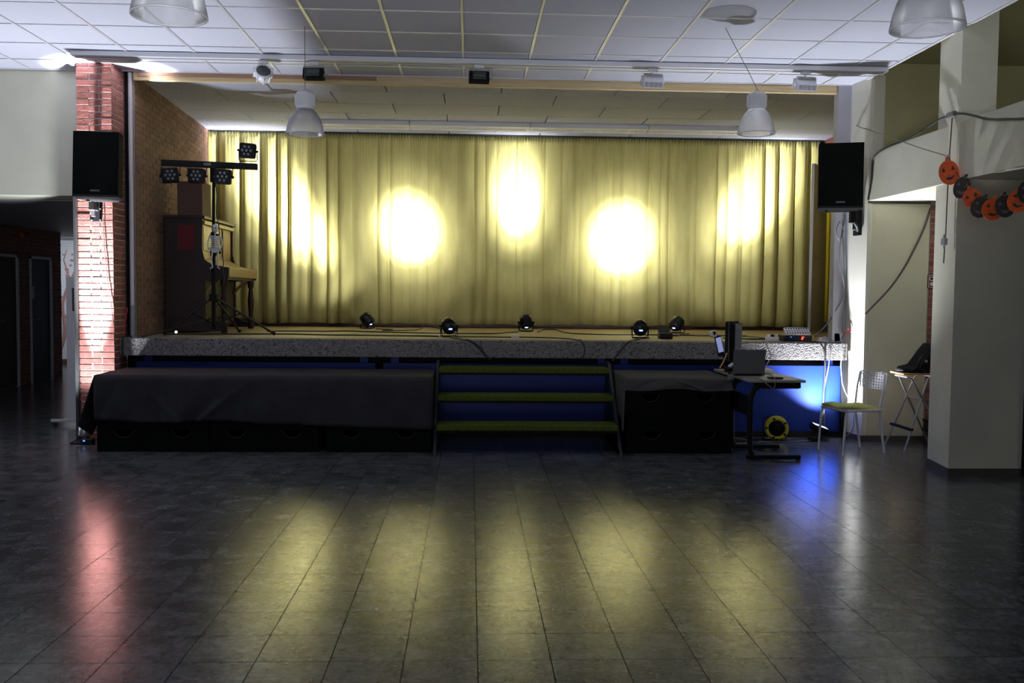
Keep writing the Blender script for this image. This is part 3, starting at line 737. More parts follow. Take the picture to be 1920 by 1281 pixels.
# ================================================================== crates, cloths and steps in front of the stage
def crate(x0, x1, y0, y1, z0, z1, label, grp):
    t_ = thing('stage_crate', label, 'crate', ((x0+x1)/2, (y0+y1)/2, z0), 0, grp)
    th = 0.018
    # front board with two half moon openings cut in as real depth
    bm = MB(); W = 0.084; hz = z0+(z1-z0)*0.60; H = 0.072
    hx = [x0+(x1-x0)*0.235, x0+(x1-x0)*0.755]
    def half(xc, n=10): return [(xc-W*math.cos(PI*k/n), hz-H*math.sin(PI*k/n)) for k in range(n+1)]
    xm = (x0+x1)/2
    for (xa, xb, xc) in ((x0, xm, hx[0]), (xm, x1, hx[1])):
        arc = half(xc)
        low = [(xa, hz), (xa, z0), (xb, z0), (xb, hz)]
        # lower piece: polygon with the arc bitten out, built as strips
        n = 10
        for k in range(n):
            (xa1, za1), (xb1, zb1) = arc[k], arc[k+1]
            bm.prism([(xa1, z0), (xb1, z0), (xb1, zb1), (xa1, za1)], y0, y0+th, 'y')
        bm.box(xa, xc-W, y0, y0+th, z0, hz); bm.box(xc+W, xb, y0, y0+th, z0, hz)
        bm.box(xa, xb, y0, y0+th, hz, z1)
    bm.build('front_board', 'black_crate', t_)
    MB().box(x0, x0+th, y0+th, y1-th, z0, z1).box(x1-th, x1, y0+th, y1-th, z0, z1).box(x0, x1, y1-th, y1, z0, z1).build('side_boards', 'black_crate', t_)
    MB().box(x0+th, x1-th, y0+th, y1-th, z1-th, z1).build('top_board', 'black_crate', t_)
    for xc in hx:
        MB().tube([(p[0], y0+0.004, p[1]) for p in half(xc)], 0.0028, 5).build('hand_hole_edge', 'crate_edge', t_)
    return t_
g = 'black stage crates with half-moon hand holes'
XS = [(-3.415, -2.395), (-2.385, -1.395), (-1.325, -0.36)]
pos3 = ('at the left end of the draped row', 'in the middle of the draped row', 'at the right end of the draped row')
for k, (xa, xb) in enumerate(XS):
    crate(xa, xb, 8.81, 9.72, 0.0, 0.34, 'black wooden crate on the floor '+pos3[k], g)
    crate(xa, xb, 8.81, 9.72, 0.342, 0.69, 'black crate under the cloth '+pos3[k], g)
crate(1.475, 2.47, 8.78, 9.72, 0.0, 0.345, 'black crate on the floor right of the steps, lower of two', g)
crate(1.455, 2.45, 8.80, 9.72, 0.347, 0.695, 'black crate right of the steps, stacked under the cloth', g)

def drape(x0, x1, y0, y1, zt, front, left, right, label, mat, seed):
    """cloth: top grid plus hanging front, left and right, wrinkled"""
    m = MB(); st = 0.02
    nx = int((x1-x0)/st)
    def fz(x, s):  # local wrinkle
        return noise.noise(Vector((x*2.3, s, seed)))
    # profile across front: from back edge over top, over edge, down
    ny = 14; nd = 16
    vs = []
    for i in range(nx+1):
        x = x0+(x1-x0)*i/nx; drop = front(x)
        for j in range(ny+1):
            y = y1+(y0-y1)*j/ny
            z = zt+0.006+0.012*max(0, fz(x*1.5, y*3))*(1 if 0 < j < ny else 0.3)
            vs.append((x, y+0.02*fz(x*2, 7) * (1 if j == 0 else 0), z))
        for j in range(1, nd+1):
            t = j/nd
            fold = 0.032*fz(x*1.9+0.5*t, 3.0+t*0.8)+0.020*math.sin(x*9+2*fz(x, 1)+t*1.2)
            dia = 0.045*max(0, 1-abs((x-x0-0.42)-0.28*t*1.2)/0.045)+0.045*max(0, 1-abs((x-x0-1.45)+0.5*t)/0.05)
            y = y0-0.014-abs(fold)*t**0.7-dia*t
            vs.append((x, y, zt+0.004-drop*t))
    n = ny+nd+1
    m.add(vs, [(i*n+j, i*n+j+1, (i+1)*n+j+1, (i+1)*n+j) for i in range(nx) for j in range(n-1)], True)
    for side, fn, xe in ((-1, left, x0), (1, right, x1)):
        if fn is None: continue
        vs = []; ns = 20
        for i in range(ns+1):
            s = i/ns; y = y0-0.014+(y1-y0)*s; drop, out = fn(s)
            for j in range(nd+1):
                t = j/nd
                xx = xe+side*(out*t+0.012*math.sin(s*14+t)*t)
                yy = y-0.03*t*(1-s)
                vs.append((xx, yy, zt+0.006-drop*t))
        n2 = nd+1
        m.add(vs, [(i*n2+j, i*n2+j+1, (i+1)*n2+j+1, (i+1)*n2+j) for i in range(ns) for j in range(nd)], True)
    o = m.build('stage_cloth', mat); tag(o, label, 'cloth')
    s = o.modifiers.new('thickness', 'SOLIDIFY'); s.thickness = 0.004; s.offset = 1
    return o
def front1(x):
    if x > -1.55: return 0.445+0.03*(x+1.55)
    return 0.415+0.012*math.sin(x*6)+(0.0 if x > -3.2 else 0.0)+0.02*max(0, (x+2.2))
drape(-3.425, -0.352, 8.80, 9.70, 0.697, front1, lambda s: (0.58-0.25*abs(s-0.25)*2 if s > 0.02 else 0.45, 0.13-0.05*s), lambda s: (0.48, 0.0), 'long dark grey cloth over the row of crates left of the steps', 'cloth_grey', 2)
drape(1.448, 2.46, 8.79, 9.70, 0.702, lambda x: 0.105+0.012*math.sin(x*9), lambda s: (0.50-0.3*s, 0.008), None, 'grey cloth over the stacked crates right of the steps', 'cloth_light', 6)

stp = thing('stage_steps', 'open steps with three green carpeted treads up to the stage', 'steps', (0.55, 9.2, 0))
for s_, xs in ((0, -0.322), (1, 1.408)):
    MB().prism([(8.70, 0), (8.80, 0), (8.98, 0.28), (9.06, 0.10), (9.10, 0.0), (9.72, 0), (9.72, 0.80), (9.60, 0.80), (9.52, 0.78)], xs-0.014, xs+0.014, 'x').build('stringer', 'steel_dark', stp)
for (ya, yb, z) in ((8.78, 9.08, 0.262), (9.10, 9.40, 0.505), (9.42, 9.70, 0.748)):
    MB().bbox(-0.306, 1.392, ya, yb, z-0.055, z, 0.012).build('tread', 'carpet_green', stp)
    MB().box(-0.30, 1.386, ya+0.02, yb-0.02, z-0.075, z-0.055).build('tread_board', 'black', stp)

# ================================================================== things on the stage
def cable(pts, r, mat, label, name='cable', amp=0.03, n=8, seed=1, ax=(1, 1, 0)):
    o = MB().tube(wavy(pts, amp, n, seed, ax), r, 6).build(name, mat); return tag(o, label, 'cable')
def par_can(x, y, zf, target, label, lit, k):
    t_ = thing('par_spotlight', label, 'spotlight', (x, y, zf), 0, 'small black spotlights standing on the stage')
    hz = zf+0.115
    d = (Vector(target)-Vector((x, y, hz))).normalized()
    M = aim((x, y, hz), Vector((x, y, hz))+d)
    h = Vector((d.x, d.y, 0)); h = h.normalized() if h.length > 0.05 else Vector((0, 1, 0))
    s = Vector((h.y, -h.x, 0))
    MB().lathe([(0.001, -0.075), (0.055, -0.072), (0.072, -0.055), (0.074, 0.02), (0.078, 0.025), (0.078, 0.075), (0.070, 0.078), (0.066, 0.04), (0.001, 0.038)], 24, M).build('can', 'black_gloss', t_)
    MB().disc(0.064, 0.05, 20, M).build('lens', 'lens_warm' if lit else 'glass_dark', t_)
    fm = MB()
    for q in range(3): fm.lathe([(0.073, -0.05+q*0.02), (0.079, -0.045+q*0.02), (0.073, -0.04+q*0.02)], 24, M)
    fm.build('cooling_rings', 'black', t_)
    MB().bbox(-0.030, 0.030, -0.012, 0.020, -0.079, -0.073, 0.002, M).build('back_panel', 'lens_blue', t_)
    # lit digits on the rear display
    dm = MB()
    for q in range(3):
        ox = -0.018+q*0.0125
        for (a, b, c, e) in ((0, 0.008, 0, 0.002), (0, 0.008, 0.008, 0.010), (0, 0.002, 0, 0.010), (0.006, 0.008, 0, 0.010)):
            dm.box(ox+a, ox+b, c, e+0.001, -0.0815, -0.079, M)
    dm.build('display_digits', 'led_white', t_)
    C = Vector((x, y, hz)); b0 = Vector((x, y, zf+0.008))
    for off in (-0.055, 0.055):
        pts = [C+s*0.088, C+s*0.090+h*off*0.5-Vector((0, 0, 0.05)), b0+s*0.085+h*off, b0-s*0.085+h*off, C-s*0.090+h*off*0.5-Vector((0, 0, 0.05)), C-s*0.088]
        MB().tube(pts, 0.006, 6).build('yoke', 'black', t_)
    for q in (-1, 1): MB().cyl(C+s*q*0.076, C+s*q*0.108, 0.014, 8).build('knob', 'black', t_)
    MB().box(x-0.06, x+0.06, y-0.05, y+0.05, zf, zf+0.006).build('foot_plate', 'black', t_)
    return M
labs = ('small black spotlight at the back of the stage aimed left, nearest the light stand', 'small black spotlight near the stage edge with a lit display, left of centre',
        'small black spotlight at the foot of the curtain, in the middle of the stage', 'small black spotlight near the stage edge with a lit display, right of centre',
        'small black spotlight at the back of the stage aimed right, beside the small black box')
for k, ((x, y), tg, pw, mid, wash, ang) in enumerate(PARS):
    M = par_can(x, y, 1.0, tg, labs[k], True, k)
    lp = M @ Vector((0, 0, 0.085))
    spot('par_beam', lp, tg, pw, ang, 1.0, WARM, 0.03)
    spot('par_mid', lp, tg, pw*0.16, ang*1.55, 1.0, WARM, 0.03)
    spot('par_halo', lp, tg, mid, 50, 1.0, WARM, 0.03)
    spot('par_wash', lp, tg, wash, 100, 1.0, WARM, 0.03)

# floor cables and leads over the edge
cable([(-3.3, 10.5, 1.006), (-2.2, 10.75, 1.006), (-1.2, 10.6, 1.006), (-0.35, 10.5, 1.006)], 0.008, 'cable_black', 'black cable along the stage edge from the light stand to the left front spotlight', amp=0.10, seed=2)
cable([(-2.4, 11.4, 1.006), (-1.6, 11.7, 1.006), (-1.1, 11.5, 1.006), (0.2, 11.3, 1.006), (0.6, 11.9, 1.006)], 0.008, 'cable_black', 'black cable across the middle of the stage to the centre spotlight', amp=0.12, seed=3)
cable([(0.8, 11.9, 1.006), (1.05, 12.15, 1.03), (1.3, 11.4, 1.006), (2.3, 11.3, 1.006), (3.3, 11.2, 1.006)], 0.008, 'cable_black', 'black cable across the stage from the centre spotlight to the right', amp=0.10, seed=4)
cable([(-0.2, 10.4, 1.006), (0.4, 10.45, 1.006), (0.9, 10.35, 1.006), (1.12, 9.95, 1.006), (1.14, 9.735, 1.0), (1.16, 9.73, 0.82)], 0.007, 'cable_black', 'thin black cable from the left front spotlight down over the stage edge', amp=0.05, seed=5)
cable([(-0.2, 10.3, 1.006), (-0.08, 9.9, 1.006), (0.0, 9.735, 1.0), (0.1, 9.728, 0.92), (0.21, 9.73, 0.80)], 0.012, 'cable_black', 'thick black cable hanging over the stage edge above the left of the steps', amp=0.015, seed=6)
cable([(1.85, 10.3, 1.006), (1.70, 9.9, 1.006), (1.64, 9.735, 1.0), (1.55, 9.73, 0.90), (1.47, 9.73, 0.80)], 0.010, 'cable_black', 'black cable hanging over the stage edge above the right of the steps', amp=0.015, seed=7)
cable([(1.98, 10.45, 1.006), (2.1, 10.9, 1.02), (2.4, 11.0, 1.01), (2.7, 11.6, 1.01)], 0.007, 'cable_black', 'black cable between the two right spotlights', amp=0.08, seed=8)
cable([(2.7, 11.2, 1.006), (3.3, 11.0, 1.006), (3.35, 10.5, 1.006), (3.45, 10.3, 1.01)], 0.008, 'cable_white', 'white cable on the stage running to the mixing desk', amp=0.05, seed=9)
cable([(2.9, 10.6, 1.006), (3.1, 10.35, 1.01), (3.3, 10.5, 1.006), (3.55, 10.35, 1.006)], 0.008, 'cable_black', 'black cable lying in front of the mixing desk', amp=0.08, seed=10)
cable([(-1.25, 12.5, 1.006), (-1.0, 12.2, 1.01), (-1.1, 11.9, 1.006), (-0.7, 12.2, 1.006), (-0.6, 12.7, 1.05), (-0.35, 12.6, 1.006), (-0.3, 12.1, 1.006)], 0.007, 'cable_black', 'black cable looped beside the back left spotlight', amp=0.08, seed=11)
cable([(-3.35, 9.9, 1.01), (-3.1, 10.4, 1.10), (-2.8, 11.0, 1.20), (-2.6, 11.2, 1.12)], 0.010, 'cable_black', 'black cable rising beside the piano at the left stage corner', amp=0.03, seed=12)
pg = tag(MB().bbox(0.45, 0.54, 10.42, 10.50, 1.0, 1.03, 0.006).build('plug_adapter', 'white_plastic'), 'small white plug on the stage cable near the front edge', 'plug')
bx = thing('power_adapter', 'small black box beside the front right spotlight', 'adapter', (2.17, 10.45, 1.0))
MB().bbox(2.09, 2.24, 10.40, 10.52, 1.0, 1.065, 0.008).build('body', 'black_gloss', bx)
MB().bbox(2.10, 2.23, 10.52, 10.54, 1.065, 1.12, 0.003).build('clear_lid', 'glass_dark', bx)
tp = thing('tape_roll', 'roll of white tape lying on edge on the stage at right', 'tape', (2.82, 10.9, 1.0))
Mt = Matrix.Translation((2.82, 10.9, 1.042)) @ Matrix.Rotation(math.radians(80), 4, 'X') @ Matrix.Rotation(0.2, 4, 'Y')
MB().lathe([(0.020, -0.02), (0.042, -0.02), (0.042, 0.02), (0.020, 0.02), (0.020, -0.02)], 20, Mt).build('roll', 'white_plastic', tp)
MB().lathe([(0.017, -0.021), (0.022, -0.021), (0.022, 0.021), (0.017, 0.021), (0.017, -0.021)], 20, Mt).build('core', 'black', tp)

# mixing desk, effects box, power strips
mx = thing('mixing_desk', 'white mixing desk with rows of knobs on top of a black unit', 'mixer', (3.53, 10.15, 1.075))
Mm = Matrix.Translation((3.53, 10.09, 1.085)) @ Matrix.Rotation(math.radians(38), 4, 'X')
MB().bbox(-0.135, 0.135, -0.03, 0.085, -0.015, 0.015, 0.004, Mm).build('body', 'white_plastic', mx)
for q in range(9):
    for w_ in range(3):
        MB().lathe([(0.006, 0.015), (0.006, 0.026), (0.001, 0.027)], 8, Mm @ Matrix.Translation((-0.115+q*0.028, -0.012+w_*0.036, 0))).build('knob', ('red', 'grey_plastic', 'black')[w_], mx)
MB().box(-0.13, 0.13, -0.032, -0.029, -0.01, 0.01, Mm).build('front_strip', 'paper', mx)
am = thing('amplifier', 'black amplifier with blue and red lights under the mixing desk', 'amplifier', (3.53, 10.12, 1.0))
MB().bbox(3.37, 3.68, 10.06, 10.32, 1.0, 1.066, 0.005).build('body', 'black_gloss', am)
for q in range(8): MB().cyl((3.40+q*0.034, 10.06, 1.03), (3.40+q*0.034, 10.045, 1.03), 0.009, 8).build('knob', 'blue_panel' if q != 5 else 'led_red', am)
MB().box(3.565, 3.59, 10.05, 10.058, 1.043, 1.052).build('power_lamp', 'led_red', am)
MB().box(3.44, 3.455, 10.05, 10.058, 1.046, 1.052).build('signal_lamp', 'led_blue', am)
ps = thing('power_strip', 'white power strip with plugs left of the mixing desk', 'power strip', (3.25, 10.2, 1.0))
MB().bbox(3.20, 3.34, 10.12, 10.17, 1.0, 1.045, 0.006).build('body', 'white_plastic', ps)
for q in range(3): MB().bbox(3.215+q*0.042, 3.245+q*0.042, 10.125, 10.165, 1.045, 1.07, 0.004).build('plug', 'black' if q == 1 else 'white_plastic', ps)
ps = thing('power_strip', 'white power strip heaped with adapters right of the mixing desk', 'power strip', (3.8, 10.1, 1.0))
MB().bbox(3.72, 3.92, 9.98, 10.03, 1.0, 1.03, 0.006).build('body', 'white_plastic', ps)
for q in range(4): MB().bbox(3.735+q*0.046, 3.765+q*0.046, 9.985, 10.03, 1.03, 1.05+0.008*(q % 2), 0.004).build('plug', 'white_plastic', ps)
tb = thing('teal_box', 'teal and white carton standing at the right stage corner', 'box', (3.89, 9.95, 1.0))
MB().box(3.865, 3.925, 9.90, 9.96, 1.0, 1.095).build('carton', 'teal', tb)
MB().prism([(3.925, 1.0), (3.94, 1.0), (3.925, 1.09), (3.915, 1.095)], 9.895, 9.96, 'y').build('open_flap', 'cyan_light', tb)
cable([(3.93, 9.86, 1.05), (3.96, 9.78, 1.15), (3.97, 9.74, 1.12)], 0.006, 'cable_red', 'red cable end at the right corner of the stage', amp=0.01, seed=3)
cable([(3.58, 10.0, 1.005), (3.64, 9.80, 1.005), (3.66, 9.735, 0.99), (3.70, 9.73, 0.85), (3.72, 9.78, 0.6), (3.72, 9.80, 0.15)], 0.009, 'cable_black', 'black cable hanging down over the blue board behind the chair', amp=0.008, seed=4)
cable([(3.68, 10.0, 1.005), (3.72, 9.80, 1.005), (3.745, 9.735, 0.98), (3.745, 9.73, 0.8), (3.73, 9.82, 0.45), (3.74, 9.80, 0.12)], 0.006, 'cable_grey', 'grey cable hanging beside the black one over the blue board', amp=0.008, seed=5)
cable([(3.86, 9.9, 1.01), (3.885, 9.735, 0.99), (3.875, 9.73, 0.75), (3.90, 9.72, 0.55), (3.96, 9.62, 0.35), (3.97, 9.63, 0.1), (3.90, 9.70, 0.02)], 0.006, 'cable_white', 'pale cable hanging from the teal carton to the floor', amp=0.008, seed=6)
cable([(3.92, 10.02-0.14, 2.35), (3.88, 9.86, 1.9), (3.93, 9.87, 1.5), (3.80, 9.95, 1.2), (3.70, 10.05, 1.06)], 0.006, 'cable_white', 'white cable hanging from the right speaker to the mixing desk', amp=0.02, seed=7, ax=(1, 0, 0))
cable([(3.90, 9.86, 2.30), (3.935, 9.87, 1.9), (3.95, 9.87, 1.5), (3.94, 9.87, 1.1)], 0.005, 'cable_grey', 'thin grey cable down the stage frame under the right speaker', amp=0.02, seed=8, ax=(1, 0, 0))
cl = tag(MB().tube(wavy([(3.87, 9.86, 2.28), (3.83, 9.85, 2.18), (3.87, 9.85, 2.08), (3.91, 9.86, 2.18), (3.87, 9.86, 2.28)], 0, 6), 0.005, 6).build('cable_coil', 'cable_white'), 'loop of white cable tied on the frame below the right speaker', 'cable')

# grey door leaf standing open on the stage at right
d4 = sempty('door_4')
Mdr = Matrix.Translation((4.94, 13.12, 0)) @ Matrix.Rotation(math.atan2(12.44-13.12, 4.50-4.94), 4, 'Z')
MB().bbox(0, 0.79, -0.02, 0.02, 1.01, 3.24, 0.004, Mdr).build('door_leaf', 'door_grey', d4)
MB().bbox(0.70, 0.745, 0.02, 0.026, 2.0-0.13, 2.0+0.10, 0.003, Mdr).build('handle_plate', 'brass', d4)
MB().tube([Mdr @ Vector((0.72, 0.02, 2.0)), Mdr @ Vector((0.72, 0.07, 2.0)), Mdr @ Vector((0.60, 0.072, 2.0))], 0.009, 8).build('handle', 'brass', d4)

# ---- piano
pn = thing('upright_piano', 'old dark brown upright piano against the left wall of the stage', 'piano', (-3.2, 11.7, 1.0))
side = [(-3.47, 1.02), (-2.78, 1.02), (-2.78, 1.12), (-3.02, 1.14), (-3.02, 1.60), (-2.76, 1.62), (-2.755, 1.75), (-2.95, 1.78), (-3.03, 1.84), (-3.055, 1.95), (-3.05, 2.30), (-3.47, 2.30)]
for ya in (10.98, 12.36): MB().prism(side, ya, ya+0.035, 'y').build('side_panel', 'piano_wood', pn)
MB().box(-3.47, -3.43, 11.01, 12.37, 1.03, 2.29).build('back_board', 'piano_wood', pn)
MB().bbox(-3.48, -3.02, 10.96, 12.41, 2.30, 2.335, 0.006).build('lid', 'piano_wood', pn)
MB().box(-3.10, -3.08, 11.01, 12.37, 1.86, 2.30).build('upper_panel', 'piano_wood_lit', pn)
for k in range(3):
    y0 = 11.05+k*0.44
    MB().bbox(-3.085, -3.068, y0, y0+0.03, 1.90, 2.27, 0.004).build('panel_pilaster', 'piano_wood', pn)
    MB().bbox(-3.082, -3.072, y0+0.06, y0+0.40, 1.94, 2.22, 0.003).build('inset_panel', 'piano_wood_lit', pn)
MB().bbox(-3.09, -3.03, 11.01, 12.37, 2.24, 2.28, 0.005).build('cornice', 'piano_wood_lit', pn)
MB().box(-3.06, -3.04, 11.01, 12.37, 1.05, 1.60).build('lower_panel', 'piano_wood', pn)
MB().box(-3.40, -2.79, 11.01, 12.37, 1.61, 1.66).build('key_bed', 'piano_wood', pn)
MB().bbox(-2.80, -2.755, 11.01, 12.37, 1.64, 1.75, 0.006).build('key_slip', 'piano_wood_lit', pn)
MB().prism([(-3.08, 1.66), (-2.80, 1.66), (-2.80, 1.755), (-2.95, 1.79), (-3.08, 1.86)], 11.02, 12.36, 'y').build('fallboard', 'piano_wood_lit', pn)
for ya in (11.02, 12.34):
    Ml = Matrix.Translation((-2.82, ya, 1.0))
    MB().lathe([(0.035, 0.0), (0.04, 0.05), (0.022, 0.09), (0.03, 0.2), (0.042, 0.35), (0.03, 0.47), (0.024, 0.50), (0.04, 0.54), (0.045, 0.62)], 14, Ml).build('leg', 'piano_wood', pn)
    MB().tube([(-3.03, ya, 1.45), (-2.97, ya, 1.53), (-2.90, ya, 1.56), (-2.86, ya, 1.61)], 0.018, 8).build('bracket', 'piano_wood_lit', pn)
sq = thing('red_sheet', 'square red sheet stuck on the end of the piano', 'sheet', (-3.23, 10.97, 2.08))
MB().box(-3.325, -3.14, 10.972, 10.978, 1.95, 2.225).build('sheet', 'red', sq)
bxp = thing('carton', 'dull brown box standing on top of the piano', 'box', (-3.2, 11.2, 2.335))
MB().bbox(-3.335, -3.055, 11.0, 11.36, 2.337, 2.72, 0.004).build('box_body', 'cardboard', bxp)
MB().box(-3.33, -3.06, 11.16, 11.20, 2.72, 2.723).build('tape', 'piano_wood', bxp)
sm = tag(MB().ball((-3.245, 10.62, 1.025), 0.014, 8).build('glass_ball', 'led_white'), 'small glowing white lamp on the stage in front of the piano', 'lamp')
# ---- light stand with T bar and four LED pars
ls = thing('light_stand', 'black tripod light stand with a crossbar in front of the piano', 'light stand', (-2.80, 10.5, 1.0))
MB().cyl((-2.80, 10.5, 1.06), (-2.80, 10.5, 1.95), 0.022, 12).build('lower_pole', 'black', ls)
MB().cyl((-2.80, 10.5, 1.90), (-2.79, 10.5, 2.86), 0.016, 12).build('upper_pole', 'black', ls)
MB().bbox(-2.83, -2.77, 10.47, 10.53, 1.86, 1.94, 0.008).cyl((-2.77, 10.5, 1.90), (-2.72, 10.48, 1.90), 0.014).build('clamp', 'black', ls)
MB().bbox(-2.825, -2.775, 10.475, 10.525, 2.06, 2.12, 0.008).cyl((-2.78, 10.5, 2.09), (-2.735, 10.48, 2.09), 0.012).build('clamp', 'black', ls)
MB().bbox(-2.825, -2.77, 10.47, 10.53, 2.66, 2.82, 0.006).build('head_block', 'black', ls)
for (fx, fy) in ((-2.16, 10.55), (-3.28, 10.35), (-2.68, 11.15)):
    c = Vector((-2.80, 10.5, 1.42)); f_ = Vector((fx, fy, 1.02)); mid = c.lerp(f_, 0.45)
    lg = MB().tube([c, f_], 0.012, 8).build('leg', 'black_gloss', ls)
    MB().ball(f_, 0.020, 6).build('rubber_foot', 'black', lg)
    MB().tube([(-2.80, 10.5, 1.12), mid], 0.007, 6).build('brace', 'black', ls)
MB().bbox(-2.84, -2.76, 10.46, 10.54, 1.37, 1.45, 0.01).build('hub', 'black', ls)
bar = MB().bbox(-3.31, -2.30, 10.36, 10.42, 2.80, 2.865, 0.004).build('crossbar', 'black', ls)
for v in bar.data.vertices: v.co.z += -0.028*(v.co.x)
MB().bbox(-2.86, -2.78, 10.352, 10.361, 2.82, 2.85, 0.001).build('maker_plate', 'laptop_grey', ls)
g = 'flat LED spotlights on the stand crossbar'
lb = ('flat LED spotlight with seven lenses, hanging at the far left of the crossbar', 'flat LED spotlight hanging just left of the stand pole', 'flat LED spotlight hanging just right of the stand pole', 'flat LED spotlight standing up on the right end of the crossbar')
for k, (x, z, upr) in enumerate(((-3.215, 2.71, 0), (-2.935, 2.71, 0), (-2.655, 2.705, 0), (-2.395, 2.985, 1))):
    t_ = thing('led_spotlight', lb[k], 'spotlight', (x, 10.38, z), 0, g)
    Ms = Matrix.Translation((x, 10.37, z)) @ Matrix.Rotation(math.radians((-6, 2, 3, 5)[k]), 4, 'Y') @ Matrix.Rotation(math.radians((10, -4, -3, -6)[k]), 4, 'Z')
    MB().bbox(-0.088, 0.088, -0.04, 0.035, -0.08, 0.08, 0.022, Ms).build('housing', 'black', t_)
    for q in range(7):
        a = PI/3*q; rx, rz_ = (0, 0) if q == 6 else (0.045*math.cos(a), 0.045*math.sin(a))
        MB().lathe([(0.001, -0.006), (0.012, -0.003), (0.015, 0.001), (0.015, 0.006)], 12, Ms @ Matrix.Translation((rx, -0.042, rz_)) @ Matrix.Rotation(-PI/2, 4, 'X')).build('lens', 'led_grey', t_)
    sgn = -1 if upr else 1; top = Vector((x, 10.39, z+sgn*0.125))
    MB().tube([Ms @ Vector((-0.098, 0, 0)), (x-0.098, 10.385, z+sgn*0.09), (x-0.09, 10.385, z+sgn*0.108), (x+0.09, 10.385, z+sgn*0.108), (x+0.098, 10.385, z+sgn*0.09), Ms @ Vector((0.098, 0, 0))], 0.005, 6).build('yoke', 'black', t_)
    for q in (-1, 1): MB().cyl(Ms @ Vector((q*0.085, 0, 0)), Ms @ Vector((q*0.112, 0, 0)), 0.013, 8).build('knob', 'black', t_)
cable([(-2.95, 10.35, 2.79), (-2.88, 10.36, 2.74), (-2.84, 10.40, 2.62)], 0.004, 'cable_red', 'short red cable at the crossbar by the stand pole', amp=0.01, seed=2)
cable([(-2.75, 10.44, 2.70), (-2.74, 10.45, 2.4), (-2.70, 10.45, 1.9), (-2.68, 10.46, 1.6), (-2.76, 10.46, 1.3)], 0.005, 'cable_black', 'black cable hanging down beside the light stand pole', amp=0.03, seed=3, ax=(1, 0, 0))
# white skeleton decoration hung on the pole
sk = thing('skeleton_decoration', 'small white hanging skeleton figure tied to the light stand pole', 'decoration', (-2.75, 10.40, 1.75))
SX, SY = -2.755, 10.40
MB().ball((SX, SY, 2.155), 0.042, 10, (0.85, 0.85, 1.1)).build('skull', 'skeleton_white', sk)
MB().box(SX-0.018, SX-0.008, SY-0.038, SY-0.033, 2.15, 2.165).box(SX+0.008, SX+0.018, SY-0.038, SY-0.033, 2.15, 2.165).build('eye_sockets', 'black', sk)
rb = MB().tube([(SX, SY, 2.11), (SX, SY, 1.93)], 0.007, 6)
for q in range(6):
    ww = 0.052-0.003*q; zz = 2.075-q*0.022
    rb.tube([(SX, SY+0.02, zz), (SX+ww, SY+0.008, zz-0.006), (SX+ww*0.7, SY-0.03, zz-0.012), (SX, SY-0.036, zz-0.008), (SX-ww*0.7, SY-0.03, zz-0.012), (SX-ww, SY+0.008, zz-0.006), (SX, SY+0.02, zz)], 0.006, 5)
rb.build('rib_cage', 'skeleton_white', sk)
MB().prism([(-0.055, 1.925), (-0.045, 1.955), (0, 1.94), (0.045, 1.955), (0.055, 1.925), (0.02, 1.895), (-0.02, 1.895)], SY-0.02, SY+0.02, 'y', Matrix.Translation((SX, 0, 0))).build('pelvis', 'skeleton_white', sk)
for s_ in (-1, 1):
    MB().tube([(SX+s_*0.05, SY, 2.09), (SX+s_*0.08, SY, 2.0), (SX+s_*0.065, SY-0.03, 1.93), (SX+s_*0.03, SY-0.045, 1.95)], [0.009, 0.007, 0.008, 0.006], 6).build('arm', 'skeleton_white', sk)
    MB().tube([(SX+s_*0.03, SY, 1.91), (SX+s_*0.038, SY-0.01, 1.82), (SX+s_*0.028, SY, 1.735), (SX+s_*0.05, SY-0.02, 1.725)], [0.010, 0.009, 0.007, 0.008], 6).build('leg', 'skeleton_white', sk)
MB().tube([(SX, SY, 2.195), (SX-0.01, SY+0.05, 2.28)], 0.002, 4).build('string', 'cable_white', sk)

# ================================================================== right side: table, laptop, chair, stool, reel
tb = thing('c_leg_table', 'grey school table on black C-shaped legs in front of the stage', 'table', (2.75, 9.0, 0))
MB().bbox(2.50, 3.02, 8.38, 9.62, 0.712, 0.735, 0.005).build('table_top', 'table_top', tb)
MB().box(2.56, 2.97, 8.41, 8.43, 0.655, 0.712).box(2.56, 2.97, 9.55, 9.57, 0.655, 0.712).box(2.97, 2.985, 8.41, 9.57, 0.66, 0.712).build('apron', 'black', tb)
for yl in (8.42, 9.02):
    MB().bbox(2.50, 3.0, yl-0.025, yl+0.025, 0.012, 0.052, 0.01).build('foot_bar', 'black', tb)
    MB().tube([(2.56, yl, 0.04), (2.535, yl, 0.10), (2.53, yl, 0.3), (2.53, yl, 0.55), (2.56, yl, 0.65), (2.64, yl, 0.70), (2.9, yl, 0.70)], 0.026, 10).build('leg', 'black', tb)
    for xx in (2.52, 2.98): MB().cyl((xx, yl, 0), (xx, yl, 0.014), 0.022, 10).build('foot_cap', 'caster', tb)
MB().box(2.52, 2.54, 8.44, 9.0, 0.40, 0.58).build('modesty_panel', 'black', tb)
lp = thing('laptop', 'grey laptop with its open lid turned to the hall, on the table', 'laptop', (2.62, 8.9, 0.735))
Ml = Matrix.Translation((2.62, 8.80, 0.738)) @ Matrix.Rotation(math.radians(-3), 4, 'Z')
MB().bbox(-0.15, 0.15, 0.0, 0.22, 0.0, 0.016, 0.004, Ml).build('base', 'black_gloss', lp)
MB().bbox(-0.15, 0.15, 0.0, 0.008, 0.0, 0.235, 0.003, Ml @ Matrix.Translation((0, -0.004, 0.014)) @ Matrix.Rotation(math.radians(8), 4, 'X')).build('lid', 'laptop_grey', lp)
MB().cyl(Ml @ Vector((-0.12, 0, 0.014)), Ml @ Vector((0.12, 0, 0.014)), 0.007, 8).build('hinge', 'black', lp)
kb = MB()
